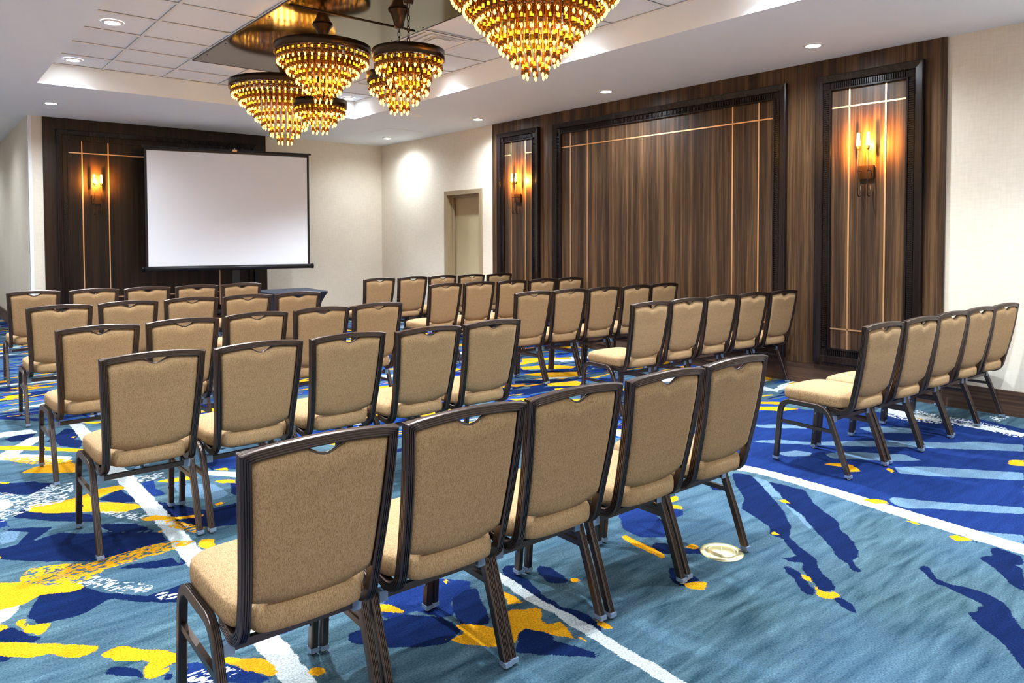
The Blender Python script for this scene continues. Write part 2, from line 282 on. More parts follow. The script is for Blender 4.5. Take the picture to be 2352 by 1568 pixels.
# carpet: colour areas are woven into the pile; stored as distance fields on the floor mesh
CARPET = [
('royal',[(-2.734,-9.096),(-2.719,-9.353),(-2.724,-9.974),(-2.781,-10.687),(-0.383,-10.054),(-0.299,-9.74),(-0.599,-9.536),(-0.686,-9.283),(-0.646,-8.992),(-0.966,-8.856),(-1.094,-8.548),(-1.461,-8.49),(-2.247,-8.696)]),
('royal',[(-2.781,-10.687),(-0.383,-10.054),(-0.472,-10.355),(-2.854,-10.878)]),
('light',[(-2.206,-8.93),(-2.027,-9.042),(-1.897,-9.204),(-1.442,-9.541),(-0.91,-10.193),(-1.037,-10.227),(-1.599,-9.606),(-1.795,-9.43),(-1.962,-9.238),(-2.163,-9.002)]),
('light',[(-2.031,-9.813),(-1.889,-9.913),(-1.547,-10.361),(-1.713,-10.405),(-1.958,-10.113),(-2.05,-10.009),(-2.133,-9.882)]),
('light',[(-2.615,-10.023),(-2.568,-10.032),(-2.468,-10.21),(-2.206,-10.535),(-2.314,-10.564),(-2.439,-10.423),(-2.578,-10.249),(-2.684,-10.151),(-2.689,-10.082)]),
('light',[(-2.748,-10.477),(-2.626,-10.646),(-2.747,-10.678),(-2.758,-10.553)]),
('light',[(-2.315,-9.184),(-2.171,-9.238),(-2.121,-9.327),(-2.207,-9.366),(-2.33,-9.271)]),
('light',[(-2.112,-9.403),(-1.95,-9.45),(-1.706,-9.749),(-1.77,-9.869),(-1.922,-9.74),(-2.14,-9.49)]),
('light',[(-2.849,-9.33),(-2.854,-9.436),(-3.038,-9.649),(-3.075,-9.586),(-2.96,-9.469)]),
('light',[(-3.114,-9.691),(-3.09,-9.741),(-3.216,-9.861),(-3.379,-10.027),(-3.442,-10.089),(-3.293,-9.902),(-3.186,-9.776)]),
('light',[(-2.19,-8.924),(-1.996,-9.043),(-1.956,-9.145),(-2.09,-9.097)]),
('light',[(-1.274,-9.246),(-1.116,-9.329),(-0.943,-9.554),(-1.123,-9.575),(-1.332,-9.372)]),
('light',[(-1.24,-9.8),(-1.021,-9.942),(-0.868,-10.182),(-0.982,-10.212),(-1.223,-9.922)]),
('light',[(-1.799,-8.693),(-1.613,-8.825),(-1.511,-8.992),(-1.583,-9.008),(-1.823,-8.778)]),
('yellow',[(-2.312,-9.483),(-2.213,-9.555),(-2.184,-9.621),(-2.267,-9.722),(-2.335,-9.672),(-2.275,-9.605)]),
('yellow',[(-2.103,-9.791),(-2.069,-9.8),(-2.109,-9.845),(-2.163,-9.849)]),
('yellow',[(-1.412,-10.236),(-1.319,-10.232),(-1.257,-10.285),(-1.395,-10.321),(-1.441,-10.274)]),
('yellow',[(-2.729,-9.926),(-2.682,-9.972),(-2.656,-10.019),(-2.692,-10.055),(-2.753,-10.003),(-2.745,-9.959)]),
('yellow',[(-3.086,-9.648),(-3.053,-9.657),(-3.083,-9.712),(-3.103,-9.685)]),
('yellow',[(-3.506,-9.852),(-3.483,-9.855),(-3.509,-9.889),(-3.53,-9.87)]),
('yellow',[(-2.864,-10.213),(-2.846,-10.229),(-2.857,-10.292),(-2.882,-10.258)]),
('yellow',[(-2.912,-10.423),(-2.869,-10.436),(-2.864,-10.487),(-2.877,-10.518),(-2.944,-10.461)]),
('yellow',[(-3.83,-10.16),(-3.805,-10.168),(-3.81,-10.195),(-3.846,-10.238),(-3.896,-10.29),(-3.874,-10.318),(-3.84,-10.321),(-3.869,-10.364),(-3.918,-10.346),(-3.939,-10.312),(-3.934,-10.284),(-3.893,-10.285),(-3.857,-10.237)]),
('yellow',[(-3.955,-9.678),(-3.914,-9.678),(-3.908,-9.717),(-3.932,-9.737),(-3.971,-9.69)]),
('yellow',[(-4.272,-9.886),(-4.212,-9.905),(-4.176,-9.941),(-4.197,-9.967),(-4.238,-9.976),(-4.276,-9.935)]),
('navy',[(-2.885,-9.224),(-2.837,-9.322),(-2.977,-9.489),(-3.217,-9.75),(-3.395,-9.892),(-3.493,-9.93),(-3.558,-10.013),(-3.63,-10.144),(-3.692,-10.172),(-3.776,-10.27),(-3.82,-10.321),(-3.849,-10.322),(-3.89,-10.287),(-3.789,-10.167),(-3.701,-10.105),(-3.533,-9.92),(-3.54,-9.867),(-3.459,-9.812),(-3.347,-9.582),(-3.212,-9.516),(-3.053,-9.355)]),
('navy',[(-2.86,-9.449),(-2.836,-9.659),(-3.007,-9.812),(-3.138,-9.994),(-3.232,-10.055),(-3.325,-10.166),(-3.461,-10.246),(-3.506,-10.239),(-3.552,-10.271),(-3.589,-10.317),(-3.616,-10.313),(-3.608,-10.273),(-3.548,-10.234),(-3.544,-10.197),(-3.425,-10.081),(-3.355,-9.999),(-3.189,-9.83),(-3.122,-9.714),(-3.033,-9.637)]),
('navy',[(-3.726,-10.022),(-3.675,-10.061),(-3.686,-10.097),(-3.723,-10.102),(-3.743,-10.069)]),
('navy',[(-3.809,-10.073),(-3.778,-10.089),(-3.804,-10.154),(-3.875,-10.24),(-3.929,-10.288),(-3.962,-10.285),(-3.957,-10.256),(-3.886,-10.177),(-3.845,-10.119)]),
('navy',[(-3.912,-10.343),(-3.875,-10.367),(-3.9,-10.418),(-3.955,-10.471),(-3.964,-10.448),(-3.938,-10.394)]),
('navy',[(-3.368,-10.456),(-3.323,-10.465),(-3.339,-10.49),(-3.415,-10.548),(-3.426,-10.611),(-3.411,-10.658),(-3.395,-10.714),(-3.453,-10.812),(-3.514,-10.837),(-3.604,-10.904),(-3.678,-10.974),(-3.933,-11.037),(-3.887,-10.979),(-3.753,-10.872),(-3.695,-10.786),(-3.628,-10.733),(-3.581,-10.75),(-3.547,-10.74),(-3.518,-10.757),(-3.5,-10.708),(-3.482,-10.658),(-3.468,-10.602),(-3.468,-10.567),(-3.423,-10.514)]),
('navy',[(-2.903,-10.59),(-2.877,-10.601),(-2.903,-10.719),(-2.985,-10.741),(-3.031,-10.711),(-3.046,-10.757),(-3.289,-10.821),(-3.23,-10.75),(-3.135,-10.682),(-3.058,-10.587),(-3.001,-10.625)]),
('navy',[(-4.041,-9.559),(-4.008,-9.588),(-3.978,-9.691),(-3.93,-9.742),(-3.962,-9.769),(-4.029,-9.728),(-4.08,-9.68),(-4.128,-9.629)]),
('navy',[(-4.189,-9.761),(-4.162,-9.794),(-4.174,-9.86),(-4.175,-9.932),(-4.222,-9.911),(-4.29,-9.915),(-4.281,-9.861),(-4.24,-9.804)]),
('navy',[(-2.893,-10.497),(-2.87,-10.529),(-2.899,-10.531),(-2.913,-10.51)]),
('navy',[(-3.178,-9.249),(-3.159,-9.3),(-3.202,-9.371),(-3.228,-9.326)]),
('white',[(-2.727,-9.079),(-2.674,-9.326),(-2.677,-9.71),(-2.716,-10.191),(-2.747,-10.678),(-2.771,-10.921),(-2.907,-10.949),(-2.877,-10.712),(-2.844,-10.24),(-2.793,-9.768),(-2.777,-9.387),(-2.833,-9.125)]),
('white',[(-2.71,-7.609),(-2.669,-8.12),(-2.722,-9.083),(-2.833,-9.125),(-2.799,-8.195),(-2.811,-7.665)]),
('white',[(-4.772,-9.293),(-4.777,-9.432),(-4.795,-9.607),(-4.783,-9.858),(-4.801,-10.081),(-4.79,-10.167),(-4.798,-10.308),(-4.812,-10.453),(-4.869,-10.404),(-4.851,-10.263),(-4.852,-10.14),(-4.843,-9.917),(-4.831,-9.693),(-4.841,-9.568),(-4.828,-9.418),(-4.811,-9.296)]),
('white',[(-4.778,-8.952),(-4.772,-9.293),(-4.811,-9.296),(-4.812,-8.947)]),
('white',[(-4.792,-8.577),(-4.778,-8.952),(-4.812,-8.947),(-4.82,-8.576)]),
('royal',[(-5.223,-9.157),(-5.058,-9.147),(-4.993,-9.211),(-4.92,-9.312),(-4.953,-9.367),(-5.031,-9.373),(-5.089,-9.409),(-5.12,-9.497),(-5.17,-9.47),(-5.22,-9.364),(-5.257,-9.365),(-5.3,-9.375),(-5.342,-9.325)]),
('royal',[(-3.838,-9.151),(-3.627,-9.235),(-3.608,-9.406),(-3.667,-9.445),(-3.788,-9.428),(-3.95,-9.556),(-4.04,-9.479),(-4.026,-9.362),(-3.944,-9.268)]),
('royal',[(-5.07,-9.867),(-4.953,-9.859),(-4.877,-10.043),(-4.918,-10.021)]),
('navy',[(-5.061,-9.382),(-4.981,-9.361),(-4.929,-9.369),(-4.971,-9.458),(-5.055,-9.628),(-5.142,-9.57),(-5.125,-9.493)]),
('navy',[(-5.491,-9.348),(-5.354,-9.346),(-5.267,-9.356),(-5.17,-9.47),(-5.159,-9.541),(-5.162,-9.597),(-5.247,-9.624),(-5.322,-9.601),(-5.442,-9.5),(-5.516,-9.397)]),
('navy',[(-4.723,-9.289),(-4.679,-9.316),(-4.719,-9.374),(-4.722,-9.431),(-4.766,-9.614),(-4.766,-9.699),(-4.732,-9.809),(-4.769,-9.929),(-4.787,-9.929),(-4.787,-9.862),(-4.8,-9.611),(-4.777,-9.345)]),
('navy',[(-4.607,-9.387),(-4.573,-9.436),(-4.598,-9.574),(-4.629,-9.576),(-4.677,-9.527),(-4.651,-9.431)]),
('navy',[(-5.028,-9.739),(-4.98,-9.729),(-4.949,-9.777),(-4.93,-9.836),(-4.953,-9.859),(-4.877,-10.043),(-4.918,-10.021),(-5.07,-9.867),(-5.107,-9.823),(-5.058,-9.784)]),
('yellow',[(-5.244,-9.599),(-5.17,-9.619),(-5.159,-9.541),(-5.112,-9.581),(-5.069,-9.646),(-5.008,-9.668),(-4.952,-9.59),(-4.843,-9.659),(-4.878,-9.717),(-4.896,-9.717),(-4.896,-9.763),(-4.851,-9.778),(-4.877,-9.867),(-4.866,-9.946),(-4.897,-9.878),(-4.93,-9.836),(-4.949,-9.777),(-4.98,-9.729),(-5.032,-9.743),(-5.063,-9.78),(-5.154,-9.744),(-5.208,-9.671)]),
('yellow',[(-4.872,-9.472),(-4.854,-9.523),(-4.863,-9.584),(-4.92,-9.561),(-4.909,-9.528)]),
('yellow',[(-4.735,-9.838),(-4.721,-9.85),(-4.734,-9.929),(-4.751,-9.944),(-4.763,-9.898)]),
('yellow',[(-4.113,-9.418),(-4.072,-9.414),(-4.092,-9.649),(-4.115,-9.696),(-4.14,-9.686),(-4.13,-9.525)]),
('yellow',[(-4.591,-9.561),(-4.558,-9.573),(-4.569,-9.599),(-4.6,-9.595)]),
('yellow',[(-5.332,-9.204),(-5.292,-9.237),(-5.246,-9.334),(-5.259,-9.355),(-5.321,-9.287),(-5.347,-9.232)]),
('yellow',[(-4.997,-9.218),(-4.977,-9.225),(-4.99,-9.262),(-5.01,-9.267)]),
('yellow',[(-3.62,-9.161),(-3.591,-9.218),(-3.45,-9.254),(-3.516,-9.304),(-3.633,-9.262),(-3.646,-9.194)]),
('yellow',[(-3.595,-9.31),(-3.558,-9.358),(-3.596,-9.387),(-3.633,-9.34)]),
('white',[(-5.757,-5.281),(-5.672,-5.321),(-5.671,-7.047),(-5.67,-7.795),(-5.677,-8.29),(-5.68,-9.139),(-5.697,-9.548),(-5.708,-9.737),(-5.787,-9.671),(-5.789,-9.47),(-5.772,-9.084),(-5.773,-8.368),(-5.753,-7.868),(-5.763,-6.968)]),
('white',[(-6.247,-5.244),(-6.185,-5.236),(-5.999,-5.271),(-5.973,-5.417),(-6.198,-5.403),(-6.259,-5.41)]),
('white',[(-6.299,-5.973),(-6.237,-5.881),(-6.039,-5.54),(-5.931,-5.513),(-6.019,-5.726),(-6.15,-5.955),(-6.014,-6.095),(-5.882,-6.256),(-5.918,-6.368),(-6.083,-6.204),(-6.3,-5.987)]),
('white',[(-6.47,-8.361),(-6.436,-8.325),(-6.378,-8.234),(-6.323,-8.262),(-6.365,-8.334),(-6.412,-8.427),(-6.479,-8.479)]),
('white',[(-5.779,-6.665),(-5.657,-6.812),(-5.671,-6.967),(-5.794,-6.942)]),
('white',[(-5.359,-7.066),(-5.145,-7.29),(-5.012,-7.466),(-5.048,-7.556),(-5.179,-7.385),(-5.352,-7.177)]),
('wbrush',[(-6.352,-6.712),(-6.266,-6.821),(-6.19,-7.007),(-6.21,-7.185),(-6.303,-7.229),(-6.398,-7.349)]),
('wbrush',[(-6.358,-6.796),(-6.281,-6.896),(-6.24,-7.032),(-6.256,-7.115),(-6.312,-7.161),(-6.388,-7.216)]),
('wbrush',[(-6.209,-6.957),(-6.066,-6.788),(-5.97,-6.832),(-5.987,-7.004),(-6.077,-7.17),(-6.19,-7.139)]),
('wbrush',[(-5.932,-7.452),(-5.829,-7.54),(-5.752,-7.666),(-5.816,-7.701),(-5.901,-7.54)]),
('wbrush',[(-6.171,-8.279),(-6.097,-8.252),(-6.021,-8.386),(-5.936,-8.497),(-5.966,-8.546),(-6.051,-8.474),(-6.117,-8.362)]),
('wbrush',[(-5.944,-8.583),(-5.862,-8.616),(-5.873,-8.679),(-5.941,-8.648)]),
('wbrush',[(-6.012,-9.225),(-5.902,-9.256),(-5.868,-9.322),(-5.951,-9.324),(-6.015,-9.271)]),
('wbrush',[(-5.671,-6.967),(-5.513,-6.978),(-5.531,-7.086),(-5.663,-7.093)]),
('white',[(-6.363,-6.86),(-6.305,-6.909),(-6.27,-7.023),(-6.29,-7.08),(-6.38,-7.103)]),
('yellow',[(-6.272,-5.593),(-6.012,-5.84),(-5.79,-6.109),(-5.804,-6.199),(-5.965,-6.012),(-6.281,-5.717)]),
('yellow',[(-6.179,-6.432),(-6.1,-6.349),(-5.918,-6.368),(-5.864,-6.505),(-5.897,-6.651),(-6.036,-6.554)]),
('yellow',[(-6.073,-7.14),(-5.965,-7.129),(-5.885,-7.054),(-5.765,-7.064),(-5.744,-7.137),(-5.873,-7.173),(-5.838,-7.167),(-5.918,-7.238),(-5.937,-7.255),(-5.761,-7.454),(-5.753,-7.526),(-5.862,-7.543),(-5.953,-7.435),(-6.135,-7.311),(-6.234,-7.196),(-6.201,-7.098)]),
('yellow',[(-5.804,-7.682),(-5.732,-7.683),(-5.664,-7.771),(-5.532,-7.838),(-5.543,-7.873),(-5.71,-7.791),(-5.779,-7.747)]),
('yellow',[(-6.447,-8.035),(-6.348,-8.109),(-6.254,-8.227),(-6.158,-8.279),(-6.154,-8.331),(-6.21,-8.34),(-6.297,-8.285),(-6.355,-8.342),(-6.468,-8.331)]),
('yellow',[(-5.684,-8.212),(-5.633,-8.143),(-5.598,-8.185),(-5.617,-8.269),(-5.656,-8.272)]),
('yellow',[(-6.401,-8.476),(-6.378,-8.463),(-6.354,-8.539),(-6.298,-8.563),(-6.321,-8.613),(-6.35,-8.64),(-6.384,-8.574)]),
('yellow',[(-6.475,-8.429),(-6.424,-8.472),(-6.428,-8.515),(-6.481,-8.514)]),
('yellow',[(-6.486,-8.576),(-6.342,-8.704),(-6.19,-8.853),(-6.221,-8.896),(-6.266,-8.885),(-6.33,-8.804),(-6.4,-8.771),(-6.492,-8.667)]),
('yellow',[(-6.193,-8.913),(-6.139,-8.904),(-6.031,-9.029),(-5.996,-9.086),(-6.01,-9.139),(-6.071,-9.126),(-6.039,-9.166),(-6.096,-9.184),(-6.12,-9.158),(-6.113,-9.103),(-6.074,-9.073),(-6.167,-8.994),(-6.207,-8.928)]),
('yellow',[(-5.97,-9.074),(-5.919,-9.151),(-5.827,-9.269),(-5.774,-9.3),(-5.773,-9.402),(-5.795,-9.414),(-5.851,-9.337),(-5.891,-9.24)]),
('yellow',[(-5.7,-9.452),(-5.652,-9.479),(-5.648,-9.508),(-5.682,-9.516),(-5.703,-9.486)]),
('yellow',[(-6.337,-6.5),(-6.245,-6.59),(-6.264,-6.613),(-6.34,-6.537)]),
('yellow',[(-6.42,-7.661),(-6.382,-7.785),(-6.431,-7.811)]),
('yellow',[(-5.597,-7.129),(-5.448,-7.136),(-5.366,-7.226),(-5.435,-7.228),(-5.54,-7.197)]),
('yellow',[(-5.331,-7.335),(-5.221,-7.39),(-5.234,-7.457),(-5.308,-7.414)]),
('yellow',[(-5.444,-7.723),(-5.404,-7.708),(-5.401,-7.743),(-5.443,-7.773)]),
('yellow',[(-5.247,-7.118),(-5.179,-7.145),(-5.202,-7.199),(-5.252,-7.148)]),
('yellow',[(-5.809,-5.706),(-5.777,-5.704),(-5.796,-5.758)]),
('yellow',[(-5.777,-7.916),(-5.746,-7.901),(-5.766,-7.965)]),
('ybrush',[(-6.344,-8.072),(-6.299,-7.987),(-6.208,-8.021),(-6.096,-8.095),(-5.972,-8.087),(-5.854,-8.068),(-5.735,-8.095),(-5.676,-8.157),(-5.774,-8.184),(-5.926,-8.194),(-6.063,-8.208),(-6.099,-8.26),(-6.158,-8.279),(-6.254,-8.227),(-6.344,-8.123)]),
('ybrush',[(-5.718,-7.725),(-5.643,-7.905),(-5.585,-8.01),(-5.611,-8.096),(-5.708,-7.906)]),
('ybrush',[(-6.246,-5.994),(-6.071,-6.096),(-5.895,-6.341),(-5.947,-6.435),(-6.132,-6.232)]),
('navy',[(-6.303,-7.229),(-6.245,-7.156),(-6.109,-7.287),(-5.962,-7.488),(-5.98,-7.591),(-6.15,-7.432)]),
('navy',[(-6.398,-7.349),(-6.156,-7.527),(-6.255,-7.654),(-6.133,-7.627),(-6.061,-7.715),(-5.936,-7.795),(-5.764,-7.94),(-5.766,-8.069),(-5.854,-8.068),(-6.006,-8.081),(-6.081,-8.085),(-6.278,-7.918),(-6.427,-7.759),(-6.42,-7.661),(-6.315,-7.653),(-6.255,-7.524)]),
('navy',[(-6.341,-6.555),(-6.136,-6.671),(-6.043,-6.808),(-6.18,-6.912),(-6.275,-6.831),(-6.353,-6.729)]),
('navy',[(-6.175,-5.481),(-6.094,-5.374),(-5.986,-5.437),(-6.047,-5.618),(-6.154,-5.583)]),
('navy',[(-5.961,-5.748),(-5.798,-5.41),(-5.753,-5.48),(-5.758,-5.72),(-5.819,-5.841)]),
('navy',[(-5.703,-7.421),(-5.507,-7.782),(-5.318,-7.781),(-5.427,-8.088),(-5.546,-8.043),(-5.663,-7.916),(-5.679,-7.668)]),
('navy',[(-6.297,-8.285),(-6.16,-8.326),(-6.094,-8.438),(-5.974,-8.576),(-5.829,-8.568),(-5.874,-8.731),(-5.967,-8.653),(-6.095,-8.509),(-6.2,-8.574),(-6.335,-8.555),(-6.361,-8.454),(-6.334,-8.36)]),
('navy',[(-6.477,-8.451),(-6.406,-8.526),(-6.368,-8.617),(-6.337,-8.659),(-6.356,-8.692),(-6.486,-8.576)]),
('navy',[(-6.492,-8.667),(-6.426,-8.736),(-6.451,-8.754),(-6.498,-8.741)]),
('navy',[(-6.212,-9.044),(-6.188,-9.021),(-6.132,-9.074),(-6.113,-9.128),(-6.12,-9.158),(-6.178,-9.097)]),
('navy',[(-6.075,-9.184),(-6.042,-9.176),(-6.043,-9.223),(-6.072,-9.211)]),
('navy',[(-5.756,-8.2),(-5.684,-8.212),(-5.683,-8.285),(-5.761,-8.4),(-5.784,-8.358)]),
('navy',[(-5.985,-7.615),(-5.827,-7.749),(-5.784,-7.897),(-5.948,-7.784)]),
('navy',[(-6.037,-8.209),(-5.805,-8.274),(-5.778,-8.386),(-5.89,-8.334)]),
('navy',[(-5.902,-5.77),(-5.756,-5.838),(-5.804,-6.071),(-5.904,-5.933)]),
('navy',[(-5.918,-7.238),(-5.781,-7.143),(-5.738,-7.424),(-5.829,-7.38)]),
('navy',[(-5.22,-6.772),(-5.146,-6.883),(-5.27,-7.141),(-5.279,-7.003)]),
('navy',[(-5.264,-7.431),(-5.232,-7.535),(-5.291,-7.702),(-5.325,-7.638)]),
('light',[(-6.062,-7.767),(-6.01,-7.758),(-5.945,-7.84),(-5.976,-7.89),(-6.038,-7.838)]),
('light',[(-5.987,-7.67),(-5.888,-7.669),(-5.827,-7.749),(-5.873,-7.82),(-5.955,-7.778)]),
('light',[(-6.363,-7.432),(-6.284,-7.472),(-6.317,-7.601),(-6.377,-7.601)]),
('light',[(-5.525,-7.21),(-5.343,-7.403),(-5.332,-7.632),(-5.424,-7.658),(-5.552,-7.481)]),
('royal',[(-5.24,-6.73),(-5.008,-6.902),(-4.843,-7.043),(-4.981,-7.387),(-5.122,-7.224),(-5.276,-7.093)]),
('royal',[(-5.68,-9.124),(-5.543,-9.145),(-5.504,-9.194),(-5.559,-9.18),(-5.679,-9.2)]),
('royal',[(-5.663,-7.093),(-5.59,-7.096),(-5.624,-7.239),(-5.595,-7.409),(-5.675,-7.376)]),
('royal',[(-6.006,-9.181),(-5.988,-9.158),(-5.891,-9.24),(-5.825,-9.358),(-5.81,-9.452),(-6.034,-9.264)]),
('royal',[(-6.384,-7.16),(-6.328,-7.266),(-6.318,-7.389),(-6.398,-7.349)]),
('yellow',[(-1.178,-5.286),(-0.678,-5.589),(-0.768,-5.703),(-1.259,-5.405)]),
('yellow',[(-1.544,-5.689),(-1.213,-5.803),(-1.052,-6.056),(-1.164,-6.126),(-1.629,-5.834)]),
('yellow',[(-1.819,-6.033),(-1.578,-6.088),(-1.262,-6.308),(-1.43,-6.515),(-1.702,-6.329)]),
('yellow',[(-1.936,-6.541),(-1.624,-6.629),(-1.621,-6.722),(-1.77,-6.813),(-2.004,-6.655)]),
('yellow',[(-2.664,-6.791),(-2.488,-6.905),(-2.614,-6.976)]),
('yellow',[(-2.029,-6.758),(-1.786,-6.884),(-1.865,-6.98),(-2.144,-6.899)]),
('yellow',[(-0.757,-6.638),(-0.647,-6.679),(-0.735,-6.762),(-0.812,-6.695)]),
('yellow',[(-1.056,-8.309),(-0.938,-8.41),(-1.033,-8.464),(-1.135,-8.344)]),
('yellow',[(-1.23,-8.362),(-1.139,-8.538),(-1.215,-8.569),(-1.353,-8.45)]),
('yellow',[(-0.145,-8.078),(0.025,-8.064),(-0,-8.114),(-0.221,-8.142)]),
('yellow',[(-2.376,-7.109),(-2.135,-7.244),(-2.101,-7.379),(-2.34,-7.245)]),
('navy',[(-1.697,-5.776),(-1.491,-6.059),(-1.177,-6.223),(-1.262,-6.308),(-1.578,-6.088),(-1.788,-5.907)]),
('navy',[(-2.084,-6.235),(-1.807,-6.381),(-1.529,-6.573),(-1.624,-6.629),(-1.936,-6.541),(-2.171,-6.339)]),
('navy',[(-2.445,-6.523),(-1.974,-6.68),(-1.77,-6.813),(-2.102,-6.817),(-2.491,-6.718)]),
('navy',[(-0.673,-5.722),(-0.639,-6.001),(-0.255,-6.083),(-0.387,-6.157),(-0.738,-6.095)]),
('navy',[(-1.354,-6.675),(-1.196,-6.905),(-1.353,-6.953),(-1.462,-6.814)]),
('wbrush',[(-0.496,-9.108),(-0.364,-9.283),(-0.41,-9.487),(-0.381,-9.741),(-0.454,-9.946),(-0.563,-10.101),(-0.688,-10.135),(-0.61,-9.813),(-0.674,-9.6),(-0.786,-9.395),(-0.728,-9.216)]),
('wbrush',[(-0.152,-9.766),(0.006,-9.872),(-0.315,-9.852)]),
('white',[(-0.471,-9.097),(-0.451,-9.21),(-0.537,-9.552),(-0.614,-9.57),(-0.696,-9.36),(-0.634,-9.177)]),
('white',[(-0.589,-9.619),(-0.481,-9.819),(-0.519,-10.09),(-0.605,-10.113),(-0.632,-9.82)]),
('white',[(-0.455,-7.967),(-0.507,-8.169),(-0.6,-8.208),(-0.578,-8.027)]),
('yellow',[(-0.619,-9.397),(-0.589,-9.451),(-0.669,-9.451)]),
('yellow',[(-1.111,-8.282),(-0.939,-8.43),(-1.02,-8.463),(-1.158,-8.311)]),
('yellow',[(-1.257,-8.359),(-1.095,-8.531),(-1.058,-8.658),(-1.229,-8.607),(-1.349,-8.441)]),
('yellow',[(-0.153,-8.054),(0.001,-8.098),(-0.184,-8.114)]),
('yellow',[(-1.302,-9.635),(-1.291,-9.667),(-1.342,-9.668)]),
('traced',[(-6.301,-4.577),(-4.931,-6.174),(-4.248,-7.541),(-3.389,-7.869),(-2.247,-8.696),(-1.461,-8.49),(0.358,-9.011),(-0.242,-10.405),(-4.147,-11.202),(-6.698,-9.051)])]
def make_floor():
    xs = np.unique(np.round(np.concatenate([np.arange(XL, -7.4, 0.4), np.arange(-7.4, 0.0, 0.022), [0.0, 0.25]]), 4))
    ys = np.unique(np.round(np.concatenate([np.arange(YB, -12.0, 0.4), np.arange(-12.0, -6.0, 0.022), np.arange(-6.0, 0.0, 0.04), np.arange(0, YR+.01, 0.3)]), 4))
    nx, ny = len(xs), len(ys)
    X, Y = np.meshgrid(xs, ys)
    P = np.stack([X.ravel(), Y.ravel()], 1)
    layers = {}
    for name, poly in CARPET:
        L = layers.setdefault(name, np.full(len(P), 0.5))
        q = np.array(poly); lo = q.min(0)-0.12; hi = q.max(0)+0.12
        sel = np.nonzero((P[:, 0] > lo[0]) & (P[:, 0] < hi[0]) & (P[:, 1] > lo[1]) & (P[:, 1] < hi[1]))[0]
        if not len(sel): continue
        s = P[sel]; dmin = np.full(len(s), 9.0); ins = np.zeros(len(s), bool)
        for i in range(len(q)):
            a, b = q[i], q[(i+1) % len(q)]; e = b-a
            tt = np.clip(((s-a)@e)/max(e@e, 1e-9), 0, 1); d = np.hypot(*(s-a-tt[:, None]*e).T); dmin = np.minimum(dmin, d)
            c = ((a[1] > s[:, 1]) != (b[1] > s[:, 1]))
            with np.errstate(divide='ignore', invalid='ignore'):
                xi = a[0]+(s[:, 1]-a[1])*e[0]/(e[1] if abs(e[1]) > 1e-9 else 1e-9)
            ins ^= c & (s[:, 0] < xi)
        L[sel] = np.minimum(L[sel], np.where(ins, -dmin, dmin))
    me = bpy.data.meshes.new('floor')
    V = np.zeros((len(P), 3)); V[:, :2] = P
    idx = np.arange(nx*ny).reshape(ny, nx)
    Fq = np.stack([idx[:-1, :-1], idx[:-1, 1:], idx[1:, 1:], idx[1:, :-1]], -1).reshape(-1, 4)
    me.vertices.add(len(V)); me.vertices.foreach_set('co', V.ravel())
    me.loops.add(Fq.size); me.loops.foreach_set('vertex_index', Fq.ravel().astype(np.int32))
    me.polygons.add(len(Fq)); me.polygons.foreach_set('loop_start', np.arange(0, Fq.size, 4, dtype=np.int32))
    me.update(calc_edges=True)
    for name, L in layers.items():
        at = me.attributes.new(name, 'FLOAT', 'POINT'); at.data.foreach_set('value', np.clip(L, -0.5, 0.5).astype(np.float32))
    return me
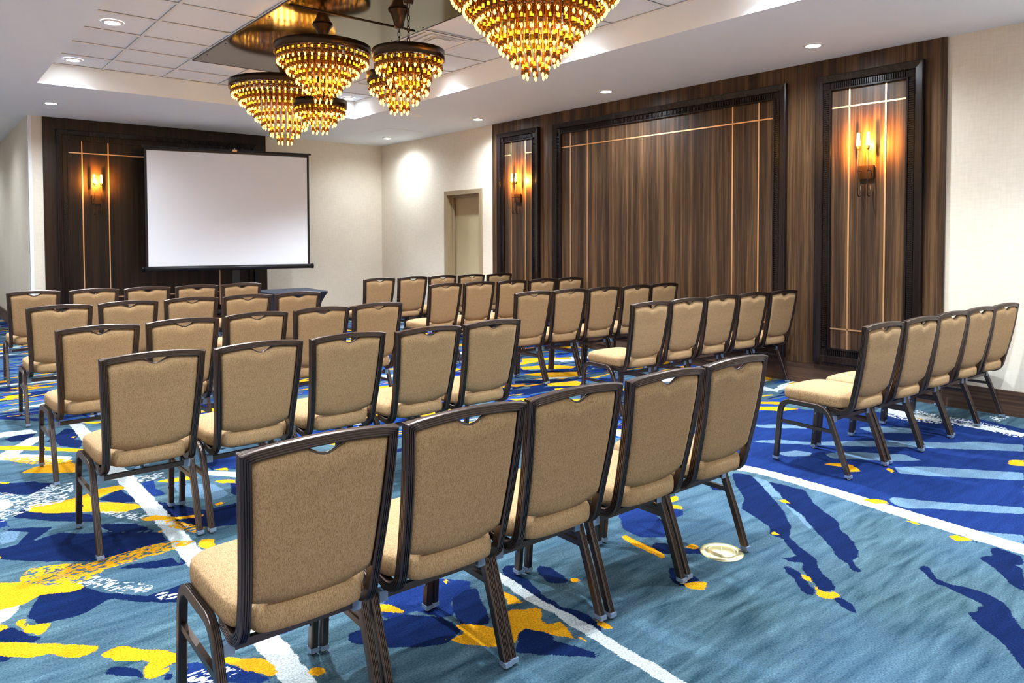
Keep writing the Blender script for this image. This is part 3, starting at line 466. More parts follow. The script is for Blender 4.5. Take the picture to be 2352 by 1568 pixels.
def carpet_material():
    mt, t, p = nt('woven_carpet'); L = t.links
    p.inputs['Roughness'].default_value = 1.0; p.inputs['Specular IOR Level'].default_value = 0.05
    tc = t.nodes.new('ShaderNodeTexCoord')
    def noise(scale, detail=2, vec=None, rot=0, sc=None, dist=0):
        z = t.nodes.new('ShaderNodeTexNoise'); z.inputs['Scale'].default_value = scale; z.inputs['Detail'].default_value = detail; z.inputs['Distortion'].default_value = dist
        q = t.nodes.new('ShaderNodeMapping'); q.vector_type = 'TEXTURE' if False else 'POINT'
        q.inputs['Rotation'].default_value = (0, 0, rot)
        if sc: q.inputs['Scale'].default_value = sc
        L.new(tc.outputs['Object'], q.inputs['Vector']); L.new(q.outputs['Vector'], z.inputs['Vector']); return z.outputs['Fac']
    def math_(op, a, b=None, c=None):
        n = t.nodes.new('ShaderNodeMath'); n.operation = op
        for i, v in enumerate((a, b, c)):
            if v is None: continue
            if isinstance(v, (int, float)): n.inputs[i].default_value = v
            else: L.new(v, n.inputs[i])
        return n.outputs[0]
    def attr(nm):
        a = t.nodes.new('ShaderNodeAttribute'); a.attribute_name = nm; return a.outputs['Fac']
    def mix(f, a, b):
        n = t.nodes.new('ShaderNodeMix'); n.data_type = 'RGBA'
        for s, v in (('Factor', f), ('A', a), ('B', b)):
            if isinstance(v, tuple): n.inputs[s].default_value = v
            elif isinstance(v, (int, float)): n.inputs[s].default_value = v
            else: L.new(v, n.inputs[s])
        return n.outputs['Result']
    tuft = noise(170, 2); wob = noise(16, 2)
    edge = math_('ADD', math_('MULTIPLY', math_('SUBTRACT', tuft, 0.5), 0.02), math_('MULTIPLY', math_('SUBTRACT', wob, 0.5), 0.03))
    def inside(nm): return math_('LESS_THAN', math_('ADD', attr(nm), edge), 0.0)
    SR = R(40)                                         # direction of the woven streaks
    streak = noise(1.0, 2, rot=SR, sc=(3.4, 22, 1), dist=0.4)
    cloud = noise(1.3, 3)
    # ground colour: slate / teal blue with brushed streaks
    g = mix(math_('MULTIPLY_ADD', streak, 1.9, -0.45), srgb(29, 53, 62), srgb(84, 108, 117))
    g = mix(math_('MULTIPLY', math_('MULTIPLY_ADD', cloud, 2.4, -0.8), 0.55), g, srgb(64, 92, 118))
    # free pattern where the floor is mostly hidden behind chairs
    wild = math_('GREATER_THAN', attr('traced'), 0.0)
    s1 = noise(1.0, 2, rot=SR, sc=(1.1, 4.6, 1), dist=0.8); s2 = noise(1.0, 2, rot=SR, sc=(0.9, 6.5, 1), dist=0.6); s3 = noise(1.0, 2, rot=SR+0.15, sc=(1.3, 5.2, 1), dist=1.0)
    off = t.nodes.new('ShaderNodeMapping')
    g = mix(math_('MULTIPLY', wild, math_('GREATER_THAN', math_('MULTIPLY_ADD', edge, 1.0, s2), 0.53)), g, srgb(28, 62, 130))
    g = mix(math_('MULTIPLY', wild, math_('GREATER_THAN', math_('MULTIPLY_ADD', edge, 1.0, s1), 0.57)), g, srgb(13, 30, 76))
    g = mix(math_('MULTIPLY', wild, math_('LESS_THAN', math_('MULTIPLY_ADD', edge, 1.0, s3), 0.40)), g, srgb(206, 146, 24))
    g = mix(math_('MULTIPLY', wild, math_('LESS_THAN', math_('MULTIPLY_ADD', edge, 1.0, s1), 0.36)), g, srgb(184, 190, 190))
    deep = mix(streak, srgb(11, 26, 68), srgb(29, 52, 108))
    g = mix(inside('royal'), g, deep)
    g = mix(inside('light'), g, mix(streak, srgb(74, 99, 122), srgb(103, 128, 148)))
    g = mix(inside('navy'), g, mix(streak, srgb(6, 17, 46), srgb(17, 35, 78)))
    g = mix(inside('white'), g, mix(tuft, srgb(156, 162, 162), srgb(190, 194, 192)))
    yel = mix(wob, srgb(200, 132, 14), srgb(212, 156, 32))
    g = mix(inside('yellow'), g, yel)
    br = noise(1.0, 2, rot=R(28), sc=(26, 62, 1), dist=0.5)
    def brush(nm, thr): return math_('MULTIPLY', math_('LESS_THAN', math_('ADD', attr(nm), edge), 0.004), math_('GREATER_THAN', br, thr))
    g = mix(brush('ybrush', 0.47), g, yel)
    g = mix(brush('wbrush', 0.52), g, srgb(196, 201, 202))
    # tuft shading
    v = math_('MULTIPLY_ADD', noise(150, 3), 2.6, -0.3)
    n = t.nodes.new('ShaderNodeMix'); n.data_type = 'RGBA'; n.blend_type = 'MULTIPLY'; n.inputs['Factor'].default_value = 0.75
    L.new(g, n.inputs['A']); cmb = t.nodes.new('ShaderNodeCombineColor')
    for i in range(3): L.new(v, cmb.inputs[i])
    L.new(cmb.outputs[0], n.inputs['B']); L.new(n.outputs['Result'], p.inputs['Base Color'])
    return mt
floor = structure(link('floor', make_floor(), carpet_material()))

# walls -------------------------------------------------------------
T = 0.22
DY0, DY1, DZ = -2.085, -2.965, 2.105        # doorway opening in the right wall
mb = MB()
mb.box(0, T, DY0, 0.0, 0, ZC+0.3); mb.box(0, T, DY1, DY0, DZ, ZC+0.3); mb.box(0, T, YB, DY1, 0, ZC+0.3)
structure(mb.build('wall_right', M['wall'], recalc=False))
structure(MB().box(XC, T, 0, T, 0, ZC+0.3).build('wall_back', M['wall']))
structure(MB().box(XC, XC+T, T, YR, 0, ZC+0.3).build('wall_recess', M['wall']))
structure(MB().box(XL, XC+T, YR, YR+T, 0, ZC+0.3).build('wall_recess_end', M['wall']))
structure(MB().box(XL-T, XL, YB, YR+T, 0, ZC+0.3).build('wall_left', M['wall']))
structure(MB().box(XL-T, T, YB-T, YB, 0, ZC+0.3).build('wall_front', M['wall']))
structure(MB().box(XC-0.004, XC+0.045, -0.005, 0.0, 0.2, ZC).box(XC-0.005, XC, -0.005, 0.06, 0.2, ZC).build('trim_1', M['white_trim']))
# baseboards
BZ = 0.2
mb = MB(); mb.box(-0.02, 0, YB, DY1-0.06, 0, BZ); mb.box(-0.02, 0, DY0+0.06, 0, 0, BZ)
structure(mb.build('baseboard_right', M['base_wood']))
structure(MB().box(XC-0.02, 0, -0.02, 0, 0, BZ).build('baseboard_back', M['base_wood']))
structure(MB().box(XC-0.02, XC, 0, YR, 0, BZ).build('baseboard_recess', M['base_wood']))
structure(MB().box(XL, XL+0.02, YB, YR, 0, BZ).build('baseboard_left', M['base_wood']))

# ceiling: soffit ring, tray sides, tiles and grid
mb = MB()
mb.box(XL-T, TX0, YB-T, YR+T, ZC, ZC+0.05); mb.box(TX1, T, YB-T, YR+T, ZC, ZC+0.05)
mb.box(TX0, TX1, TY0, YR+T, ZC, ZC+0.05); mb.box(TX0, TX1, YB-T, TY1, ZC, ZC+0.05)
mb.box(TX0-0.03, TX0, TY1, TY0, ZC+0.05, ZT+0.05); mb.box(TX1, TX1+0.03, TY1, TY0, ZC+0.05, ZT+0.05)
mb.box(TX0-0.03, TX1+0.03, TY0, TY0+0.03, ZC+0.05, ZT+0.05); mb.box(TX0-0.03, TX1+0.03, TY1-0.03, TY1, ZC+0.05, ZT+0.05)
mb.box(TX0-0.1, TX1+0.1, TY1-0.1, TY0+0.1, ZT+0.03, ZT+0.06)
ceiling = structure(mb.build('ceiling', M['plaster'], recalc=False))
PX0, PX1, PY0, PY1 = -4.325, -3.065, -3.64, -9.74     # mirrored plate
gx = [TX0, -4.955, -4.325, -3.695, -3.065, -2.435, TX1]
gy = [TY0, -3.03]; y = -3.64
while y > TY1+0.2: gy.append(y); y -= 0.61
gy.append(TY1)
mb = MB()
for x in gx[1:-1]: mb.box(x-0.012, x+0.012, TY1, TY0, ZT-0.004, ZT+0.004)
for y in gy[1:-1]: mb.box(TX0, TX1, y-0.012, y+0.012, ZT-0.0035, ZT+0.004)
mb.box(TX0, TX0+0.02, TY1, TY0, ZT-0.004, ZT+0.004); mb.box(TX1-0.02, TX1, TY1, TY0, ZT-0.004, ZT+0.004); mb.box(TX0, TX1, TY0-0.02, TY0, ZT-0.004, ZT+0.004)
mb.build('ceiling_grid', M['tbar'], ceiling, recalc=False)
tiles = {}
for i in range(len(gx)-1):
    for j in range(len(gy)-1):
        if gx[i] > PX0-0.01 and gx[i+1] < PX1+0.01 and gy[j] < PY0+0.01 and gy[j+1] > PY1-0.01: continue
        wx, wy = round(gx[i+1]-gx[i]-0.02, 3), round(gy[j]-gy[j+1]-0.02, 3)
        key = (wx, wy)
        if key not in tiles:
            b = MB(); a, c = wx/2, wy/2; e = 0.006
            b.add([(-a,-c,0),(a,-c,0),(a,c,0),(-a,c,0),(-a,-c,-0.008),(a,-c,-0.008),(a,c,-0.008),(-a,c,-0.008)],[(0,1,2,3),(0,4,5,1),(1,5,6,2),(2,6,7,3),(3,7,4,0),(7,6,5,4)])
            tiles[key] = b.mesh('ceiling_tile'); tiles[key].materials.append(M['tile'])
        o = bpy.data.objects.new('ceiling_tile', tiles[key]); COL.objects.link(o); o.parent = ceiling
        o.location = ((gx[i]+gx[i+1])/2, (gy[j]+gy[j+1])/2, ZT+0.018)

# door ---------------------------------------------------------------
door = structure(empty('door_1', (0, (DY0+DY1)/2, 0)))
mb = MB(); dw = (DY0-DY1)/2
for s in (-1, 1):
    y0, y1 = sorted((s*dw, s*(dw+0.055))); mb.box(-0.02, 0.0, y0, y1, 0, DZ+0.055)
    y0, y1 = sorted((s*(dw-0.012), s*dw)); mb.box(-0.02, T, y0, y1, 0, DZ)
mb.box(-0.02, 0, -dw, dw, DZ, DZ+0.055); mb.box(-0.02, T, -dw, dw, DZ-0.012, DZ)
mb.build('door_frame', M['door_paint'], door)
mb = MB(); mb.box(0.08, 0.11, dw-0.05, dw-0.012, 0, DZ-0.012); mb.box(0.08, 0.11, -dw+0.012, -dw+0.03, 0, DZ-0.012); mb.box(0.08, 0.11, -dw+.03, dw-.05, DZ-0.05, DZ-0.012)
mb.build('door_stop', M['door_paint'], door)
leaf = MB().box(0.15, 0.195, -dw+0.012, dw-0.012, 0.005, DZ-0.014).build('door_leaf', M['door_leaf'], door)
mb = MB(); mb.tube([(0.15, -dw+0.09, 1.10), (0.115, -dw+0.09, 1.10)], 0.014, 10); mb.build('lock', M['black'], leaf)
mb = MB(); mb.box(0.142, 0.15, -dw+0.06, -dw+0.085, 0.86, 1.02); mb.build('latch_plate', M['black_metal'], leaf)

# ------------------------------------------------------------------ wood panelling
def local_frame_builder(root, W0, W1, Z0, Z1, inlays_v, inlays_h, panel_mat='veneer', border=0.145, proud=0.045, pitch=0.0195):
    """root space: X along the wall, Y out of the wall, Z up. opening between W0..W1 and Z0..Z1 is the outer frame"""
    b = border
    ov, fl, lip = b*0.48, b*0.40, b*0.12      # outer moulding, fluted band, inner lip
    prof_pts = [(0.0, 0.0), (0.0, proud), (0.008, proud+0.006), (ov-0.006, proud-0.006), (ov, proud-0.016), (ov, 0.0)]
    def mitred(name, prof, mat):
        # four sides, each its own part, mitred at the corners
        cs = [((W0, Z0), (W1, Z0)), ((W1, Z0), (W1, Z1)), ((W1, Z1), (W0, Z1)), ((W0, Z1), (W0, Z0))]
        inn = [(0, 1), (-1, 0), (0, -1), (1, 0)]
        for k in range(4):
            (ax, az), (bx_, bz) = cs[k]; nx, nz = inn[k]; dx, dz = bx_-ax, bz-az; l = math.hypot(dx, dz); dx /= l; dz /= l
            mbb = MB(); A = [(ax+nx*d+dx*d, h, az+nz*d+dz*d) for d, h in prof]; B = [(bx_+nx*d-dx*d, h, bz+nz*d-dz*d) for d, h in prof]
            n = len(prof); mbb.add(A+B, [(i, (i+1) % n, n+(i+1) % n, n+i) for i in range(n)]+[tuple(range(n-1,-1,-1)), tuple(range(n, 2*n))])
            mbb.build(name, mat, root)
    mitred('moulding', prof_pts, M['moulding'])
    hb = proud-0.022
    mitred('inner_lip', [(ov+fl, 0.0), (ov+fl, hb+0.008), (b-0.003, hb+0.008), (b, hb-0.004), (b, 0.0)], M['moulding'])
    mitred('flute_bed', [(ov, 0.0), (ov, hb-0.008), (ov+fl, hb-0.008), (ov+fl, 0.0)], M['moulding'])
    # fluting: small ribs, too fine to pick apart
    c0, c1 = ov+0.006, ov+fl-0.006
    mbb = MB()
    z = Z0+b+0.01
    while z < Z1-b-0.012:
        for (x0, x1) in ((W0+c0, W0+c1), (W1-c1, W1-c0)): mbb.box(x0, x1, hb-0.008, hb+0.004, z, z+pitch*0.52)
        z += pitch
    x = W0+b+0.01
    while x < W1-b-0.012:
        for (z0, z1) in ((Z0+c0, Z0+c1), (Z1-c1, Z1-c0)): mbb.box(x, x+pitch*0.52, hb-0.008, hb+0.004, z0, z1)
        x += pitch
    tag(mbb.build('fluting', M['moulding'], root, recalc=False), kind='stuff')
    for (cx_, cz) in ((W0+ov, Z0+ov), (W1-ov-fl, Z0+ov), (W0+ov, Z1-ov-fl), (W1-ov-fl, Z1-ov-fl)):
        MB().box(cx_, cx_+fl, 0, hb+0.001, cz, cz+fl).build('corner_block', M['moulding'], root)
    # inset veneer and copper inlays
    MB().box(W0+b, W1-b, 0.0, 0.006, Z0+b, Z1-b).build('inset_panel', M[panel_mat], root)
    for (x, z0, z1) in inlays_v: MB().box(x-0.007, x+0.007, 0.004, 0.0105, z0, z1).build('inlay_strip', M['copper'], root)
    for (z, x0, x1) in inlays_h: MB().box(x0, x1, 0.004, 0.0105, z-0.007, z+0.007).build('inlay_strip', M['copper'], root)
def on_right(name, y_mid):  # root on the right wall: local X -> -Y world, local Y -> -X world
    o = empty(name, (-0.025, y_mid, 0), R(-90)); o.rotation_euler = (0, 0, 0)
    o.matrix_world = Matrix(((0, -1, 0, -0.025), (-1, 0, 0, y_mid), (0, 0, 1, 0), (0, 0, 0, 1)))
    return o
# right wall: local X = -(y - y_mid) with mirrored handedness avoided by a plain rotation
def root_right(name, y_mid):
    o = empty(name, (-0.025, y_mid, 0), R(90)); return o     # local X -> +Y, local Y -> -X
def root_back(name, x_mid):
    o = empty(name, (x_mid, -0.025, 0), R(180)); return o    # local X -> -X, local Y -> -Y
ZF0, ZF1 = 0.235, 2.92
pan = MB().box(-0.025, 0.0, -9.372, -3.292, BZ+0.001, ZC).build('wood_panelling', M['veneer'])
tag(pan, 'dark walnut veneer panelling covering the long right wall', 'panelling')
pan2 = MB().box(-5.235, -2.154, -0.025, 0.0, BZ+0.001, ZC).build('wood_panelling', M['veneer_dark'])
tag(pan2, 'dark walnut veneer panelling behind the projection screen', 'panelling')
def frame_right(ya, yb, vy, hz, label):
    ym = (ya+yb)/2; r_ = root_right('panel_frame', ym)
    W0, W1 = yb-ym, ya-ym
    iv = [(y-ym, ZF0+0.145, ZF1-0.145) for y in vy]; ih = []
    for item in hz:
        z = item[0]; segs = item[1:] if len(item) > 1 else [(yb+0.147, ya-0.147)]
        ih += [(z, s[0]-ym, s[1]-ym) for s in segs]
    local_frame_builder(r_, W0, W1, ZF0, ZF1, iv, ih)
    tag(r_, label, 'wall frame', 'fluted frames on the walnut panelling')
frame_right(-8.265, -9.210, (-8.572, -8.893), [(2.615,), (0.56,)], 'fluted dark frame with copper lines around the sconce nearest the camera')
frame_right(-4.632, -7.962, (-4.938, -5.244, -7.350, -7.653), [(2.60,), (0.56,)], 'wide fluted dark frame with copper lines, no sconce')
frame_right(-3.445, -4.345, (-3.739, -4.046), [(2.595, (-3.739, -3.592), (-4.198, -4.046)), (0.56,)], 'narrow fluted dark frame with copper lines beside the beige door')
xm = (-5.079-2.31)/2; r_ = root_back('panel_frame', xm)
tr = lambda x: -(x-xm)
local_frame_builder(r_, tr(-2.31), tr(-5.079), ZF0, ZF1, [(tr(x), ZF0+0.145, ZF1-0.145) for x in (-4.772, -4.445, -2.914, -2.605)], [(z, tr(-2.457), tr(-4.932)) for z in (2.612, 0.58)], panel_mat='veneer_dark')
tag(r_, 'fluted dark frame with copper lines, mostly hidden by the screen', 'wall frame', 'fluted frames on the walnut panelling')

# ------------------------------------------------------------------ sconces
def sconce(loc, rz, label):
    r_ = empty('wall_sconce', loc, rz)       # local Y out of the wall, Z up, origin at back plate centre
    MB().box(-0.066, 0.066, 0.0, 0.022, -0.06, 0.06).build('back_plate', M['sconce'], r_)
    for s in (-1, 1):
        x = s*0.043
        # rod with a shepherd's-crook tail under the plate
        pts = [(x, 0.085, 0.200), (x, 0.085, -0.19)]
        for k in range(1, 9):
            a = PI*k/8; pts.append((x, 0.085-0.028+0.028*math.cos(a), -0.19-0.028*math.sin(a)))
        pts += [(x, 0.029, -0.12)]
        MB().tube(pts, 0.0048, 8).build('rod', M['sconce'], r_)
        MB().tube([(x, 0.0, 0.012), (x, 0.092, 0.012)], 0.0042, 8).build('peg', M['sconce'], r_)
        c = MB(); c.lathe([(0.006, 0.196), (0.012, 0.200), (0.0135, 0.212), (0.0135, 0.231), (0.010, 0.232)], 14, axis=(x, 0.085, 0), cap0=True, cap1=True); c.build('cup', M['sconce'], r_)
        g = MB(); g.lathe([(0.0165, 0.232), (0.0175, 0.240), (0.0135, 0.31), (0.0115, 0.349), (0.010, 0.350)], 16, axis=(x, 0.085, 0), cap0=True, cap1=True); g.build('candle_glass', M['candle'], r_)
    l = bpy.data.lights.new('sconce_light', 'SPOT'); l.energy = P_SCONCE; l.color = (1.0, 0.36, 0.04); l.shadow_soft_size = 0.02; l.spot_size = R(146); l.spot_blend = 0.6
    lo = bpy.data.objects.new('sconce_light', l); COL.objects.link(lo); lo.parent = r_; lo.location = (0, 0.16, 0.255); lo.rotation_euler = (R(-90), 0, 0)
    tag(r_, label, 'sconce', 'two-candle wall sconces')
    return r_
sconce((-0.031, -8.735, 2.0), R(90), 'two-candle sconce on the frame nearest the camera')
sconce((-0.031, -3.893, 1.972), R(90), 'two-candle sconce on the narrow frame beside the door')
sconce((-4.597, -0.031, 1.97), R(180), 'two-candle sconce left of the projection screen')

# ------------------------------------------------------------------ downlights
ring_m = MB(); ring_m.lathe([(0.062, -0.012), (0.066, -0.006), (0.085, -0.004), (0.087, 0.0)], 28); ring_me = ring_m.mesh('trim_ring'); ring_me.materials.append(M['white_trim'])
lamp_m = MB(); lamp_m.lathe([(0.061, -0.007), (0.03, -0.0085), (0.001, -0.009)], 24); lamp_me = lamp_m.mesh('lamp'); lamp_me.materials.append(M['lamp'])
def downlight(x, y, z, label, power, group, size=160, blend=1.0):
    r_ = empty('downlight', (x, y, z))
    for nm, me in (('trim_ring', ring_me), ('lamp', lamp_me)):
        o = bpy.data.objects.new(nm, me); COL.objects.link(o); o.parent = r_
    l = bpy.data.lights.new('downlight_beam', 'SPOT'); l.energy = power; l.color = DAY; l.spot_size = R(size); l.spot_blend = blend; l.shadow_soft_size = 0.06
    lo = bpy.data.objects.new('downlight_beam', l); COL.objects.link(lo); lo.parent = r_; lo.location = (0, 0, -0.02)
    tag(r_, label, 'downlight', group)
SG, TG = 'recessed downlights in the lower ceiling', 'recessed downlights in the raised ceiling'
for x, y, lb in ((-5.29, -1.25, 'round recessed downlight above the left walnut panelling'), (-0.49, -1.06, 'round recessed downlight above the back right corner'),
                 (-0.50, -3.57, 'round recessed downlight above the narrow frame by the door'), (-0.55, -6.04, 'round recessed downlight above the wide fluted frame'),
                 (-0.63, -8.53, 'round recessed downlight above the frame nearest the camera'),
                 (-0.6, -11.05, 'round recessed downlight outside the right of the picture'), (-0.6, -13.4, 'round recessed downlight by the right wall behind the camera')):
    downlight(x, y, ZC, lb, P_SOFFIT*(0.55 if y == -1.06 else 1.0), SG)
for x, y, lb in ((-7.2, 2.6, 'unseen fill downlight added over the side recess'), (-6.4, 1.3, 'unseen fill downlight added beside the recess wall'), (-6.4, 4.2, 'unseen fill downlight added at the end of the recess'), (-7.3, -1.25, 'unseen fill downlight added left of the walnut panelling'), (-7.2, -3.9, 'unseen fill downlight added left of the front chair rows'),
                 (-7.2, -6.5, 'unseen fill downlight added left of the middle chair row'), (-7.2, -9.0, 'unseen fill downlight added left of the nearest chair row'), (-7.2, -11.8, 'unseen fill downlight added left of the camera')):
    downlight(x, y, ZC, lb, P_SIDE*(0.5 if y > 0 else 1.0), SG)  # added fill lights, out of view, to brighten the room and recess wall
for x, lb in ((-7.4, 'unseen fill downlight added behind the camera, far left'), (-5.0, 'unseen fill downlight added behind the camera, left'), (-2.2, 'unseen fill downlight added behind the camera, right')): downlight(x, -13.4, ZC, lb, P_REAR, SG, size=164)  # fill lights added behind the camera to brighten the chair backs
for x, y, lb in ((-5.26, -4.56, 'upper of two downlights among the left ceiling tiles'), (-5.29, -2.81, 'downlight in the far left corner of the raised ceiling'),
                 (-2.04, -2.70, 'downlight in the far right corner of the raised ceiling'), (-2.12, -6.96, 'downlight of the raised ceiling behind the largest chandelier'),
                 (-2.10, -4.85, 'downlight of the raised ceiling hidden behind the small chandeliers'), (-5.26, -6.4, 'downlight of the raised ceiling above the top left of the picture'),
                 (-5.26, -8.3, 'downlight of the raised ceiling left of the largest chandelier'), (-5.26, -10.2, 'downlight of the raised ceiling over the camera, left'),
                 (-2.12, -8.9, 'downlight of the raised ceiling right of the largest chandelier'), (-2.12, -10.6, 'downlight of the raised ceiling over the camera, right')):
    downlight(x, y, ZT+0.008, lb, P_TRAY, TG, size=132, blend=1.0)

# ------------------------------------------------------------------ mirrored plate, vent, small ceiling fittings
pl = empty('mirror_plate', ((PX0+PX1)/2, (PY0+PY1)/2, ZT))
tag(pl, 'mirror-polished bronze plate on the ceiling above the chandeliers', 'plate')
hw = (PX1-PX0)/2
seams = [PY0, -6.06, -8.50, PY1]
for a, b in zip(seams[:-1], seams[1:]):
    MB().box(-hw, hw, b+0.004-pl.location.y, a-0.004-pl.location.y, -0.012, -0.006).build('sheet', M['mirror'], pl)
mb = MB()
for s in (-1, 1): mb.box(s*hw-0.006, s*hw+0.006, PY1-pl.location.y, PY0-pl.location.y, -0.014, 0.0)
for y in (PY0, PY1): mb.box(-hw, hw, y-0.006-pl.location.y, y+0.006-pl.location.y, -0.014, 0.0)
mb.build('edge_trim', M['bronze'], pl)
for y in seams[1:-1]: MB().tube([(-hw+0.04, y-pl.location.y, -0.014), (hw-0.04, y-pl.location.y, -0.014)], 0.008, 8).build('seam_strip', M['bronze'], pl)
mb = MB()
for y in np.arange(PY1+0.25, PY0, 0.55):
    for s in (-1, 1): mb.lathe([(0.007, -0.0125), (0.006, -0.0155), (0.001, -0.016)], 8, axis=(s*(hw-0.04), y-pl.location.y, 0))
mb.build('screws', M['black_metal'], pl)

vx, vy = -2.72, -5.87
v_ = empty('ceiling_vent', (vx, vy, ZT)); tag(v_, 'square white air vent in the ceiling tiles beside the mirror plate', 'vent')
for k, h in enumerate((0.27, 0.20, 0.13)):
    mb = MB()
    for s in (-1, 1):
        y0, y1 = sorted((s*h, s*(h-0.045))); mb.add([(-h, s*h, -0.004-0.004*k), (h, s*h, -0.004-0.004*k), (h-0.03, s*(h-0.03), 0.006), (-h+0.03, s*(h-0.03), 0.006)], [(0,1,2,3)])
        mb.add([(s*h, -h, -0.004-0.004*k), (s*h, h, -0.004-0.004*k), (s*(h-0.03), h-0.03, 0.006), (s*(h-0.03), -h+0.03, 0.006)], [(0,1,2,3)])
    mb.build('louvre', M['white_trim'], v_, recalc=False)
MB().box(-0.27, 0.27, -0.27, 0.27, 0.012, 0.0165).build('duct_dark_sheet', M['black'], v_)  # black sheet stands in for the unlit depth behind the louvres
MB().box(-0.085, 0.085, -0.085, 0.085, -0.006, 0.0).build('centre_plate', M['white_trim'], v_)
mb = MB(); mb.lathe([(0.10, 0), (0.10, -0.006), (0.09, -0.012), (0.001, -0.014)], 28, axis=(-1.33, -3.27, ZC)); tag(mb.build('ceiling_cover', M['white_trim']), 'round white cover disc on the lower ceiling below the small chandeliers', 'cover disc')
hx, hy = -0.75, -1.75
h_ = empty('access_hatch', (hx, hy, ZC)); tag(h_, 'flush square access hatch in the lower ceiling near the corner', 'hatch')
MB().box(-0.3, 0.3, -0.3, 0.3, -0.004, 0.0).build('hatch_rim', M['white_trim'], h_); MB().box(-0.28, 0.28, -0.28, 0.28, -0.006, -0.001).build('hatch_door', M['plaster'], h_)

# ------------------------------------------------------------------ chandeliers
bulb_me = MB().lathe([(0.003, 0.012), (0.007, 0.006), (0.0085, -0.003), (0.006, -0.013), (0.001, -0.019)], 8).mesh('bulb'); bulb_me.materials.append(M['bulb'])
pend_cache = {}
def pendant_mesh(length):
    key = round(length, 3)
    if key in pend_cache: return pend_cache[key]
    mb = MB()
    mb.lathe([(0.0035, 0.074), (0.0035, length)], 5, mi=0)                                   # rod
    mb.lathe([(0.004, 0.076), (0.008, 0.074), (0.0085, 0.048)], 7, mi=1)                     # amber sleeve
    mb.lathe([(0.010, 0.048), (0.0165, 0.046), (0.0175, 0.012), (0.0165, 0.012), (0.0150, 0.044)], 9, mi=2)   # smoked cup
    me = mb.mesh('pendant', recalc=False)
    for q in ('rod', 'amber', 'smoke'): me.materials.append(M[q])
    pend_cache[key] = me; return me
def chandelier(x, y, ring_r, ring_z, radii, label, step=0.081, chain=False):
    r_ = empty('chandelier', (x, y, ring_z)); tag(r_, label, 'chandelier', 'bronze tiered chandeliers')
    band = MB(); h = 0.036
    band.lathe([(ring_r-0.006, -h), (ring_r, -h), (ring_r, h), (ring_r-0.03, h+0.004), (ring_r-0.03, h), (ring_r-0.006, h-0.004), (ring_r-0.006, -h)], 56)
    band.build('ring_band', M['bronze'], r_)
    # carrier wheel inside the ring: hub, spokes and one hoop per tier
    mb = MB(); mb.lathe([(0.001, 0.035), (0.04, 0.03), (0.04, -0.02), (0.001, -0.03)], 16)
    for k in range(6):
        a = PI*k/3; mb.tube([(0.03*math.cos(a), 0.03*math.sin(a), 0.0), ((ring_r-0.01)*math.cos(a), (ring_r-0.01)*math.sin(a), 0.0)], 0.006, 6)
    for rr in radii: mb.lathe([(rr-0.005, -0.006), (rr+0.005, -0.006), (rr+0.005, 0.004), (rr-0.005, 0.004), (rr-0.005, -0.006)], 40)
    mb.build('carrier_wheel', M['bronze'], r_)
    # hoop of rectangular links just under the band
    mb = MB(); nl = max(12, int(2*PI*ring_r/0.075)); rr = ring_r-0.022
    for k in range(nl):
        a0, a1 = 2*PI*(k+0.08)/nl, 2*PI*(k+0.92)/nl
        A = lambda a, z: (rr*math.cos(a), rr*math.sin(a), z)
        for z0, z1, b0, b1 in ((-0.040, -0.045, a0, a1), (-0.060, -0.065, a0, a1), (-0.040, -0.065, a0, a0+0.1*(a1-a0)), (-0.040, -0.065, a1-0.1*(a1-a0), a1)):
            mb.add([A(b0, z0), A(b1, z0), A(b1, z1), A(b0, z1)], [(0,1,2,3)])
    mb.build('link_hoop', M['rod'], r_, recalc=False)
    for t_, rr in enumerate(radii):
        n = max(5, int(round(2*PI*rr/0.0575))); zt_ = -0.115-step*t_
        me = pendant_mesh(-zt_-0.004)
        for k in range(n):
            a = 2*PI*(k+0.5*(t_ % 2))/n
            p_ = bpy.data.objects.new('pendant', me); COL.objects.link(p_); p_.parent = r_; p_.location = (rr*math.cos(a), rr*math.sin(a), zt_)
            b_ = bpy.data.objects.new('bulb', bulb_me); COL.objects.link(b_); b_.parent = p_; b_.location = (0, 0, 0.0)
    # canopy on the plate, stem or chain
    top = ZT-0.012-ring_z
    can = MB(); cl = 0.15
    can.lathe([(0.001, top), (0.088, top), (0.085, top-0.012), (0.066, top-0.035), (0.052, top-0.07), (0.042, top-0.105), (0.036, top-cl), (0.001, top-cl)], 24)
    can.build('canopy', M['bronze'], r_)
    if top-cl-0.04 < 0.10:
        MB().tube([(0, 0, 0.03), (0, 0, top-cl+0.01)], 0.02, 12).build('stem', M['bronze'], r_)
    else:
        mb = MB(); z = 0.085; k = 0; L_ = 0.052
        mb.tube([(0, 0, 0.02), (0, 0, 0.10)], 0.011, 8)
        while z+L_*0.5 < top-cl+0.02:
            pts = []
            for q in range(13):
                a = 2*PI*q/12; u = 0.011*math.sin(a); wv = L_*0.5*math.cos(a)
                pts.append((u if k % 2 == 0 else 0, 0 if k % 2 == 0 else u, z+L_*0.5+wv))
            mb.tube(pts, 0.0035, 6, caps=False); z += L_*0.80; k += 1
        mb.build('chain', M['bronze'], r_)
    l = bpy.data.lights.new('chandelier_glow', 'POINT'); l.energy = P_CHAND*sum(2*PI*rr/0.0575 for rr in radii); l.color = WARM; l.shadow_soft_size = ring_r*0.25
    lo = bpy.data.objects.new('chandelier_glow', l); COL.objects.link(lo); lo.parent = r_; lo.location = (0, 0, -0.06-step*len(radii)*0.5)
big = [0.535, 0.458, 0.381, 0.304, 0.227, 0.150, 0.073]; mid = [0.385, 0.307, 0.229, 0.151, 0.073]; sml = [0.235, 0.154, 0.073]
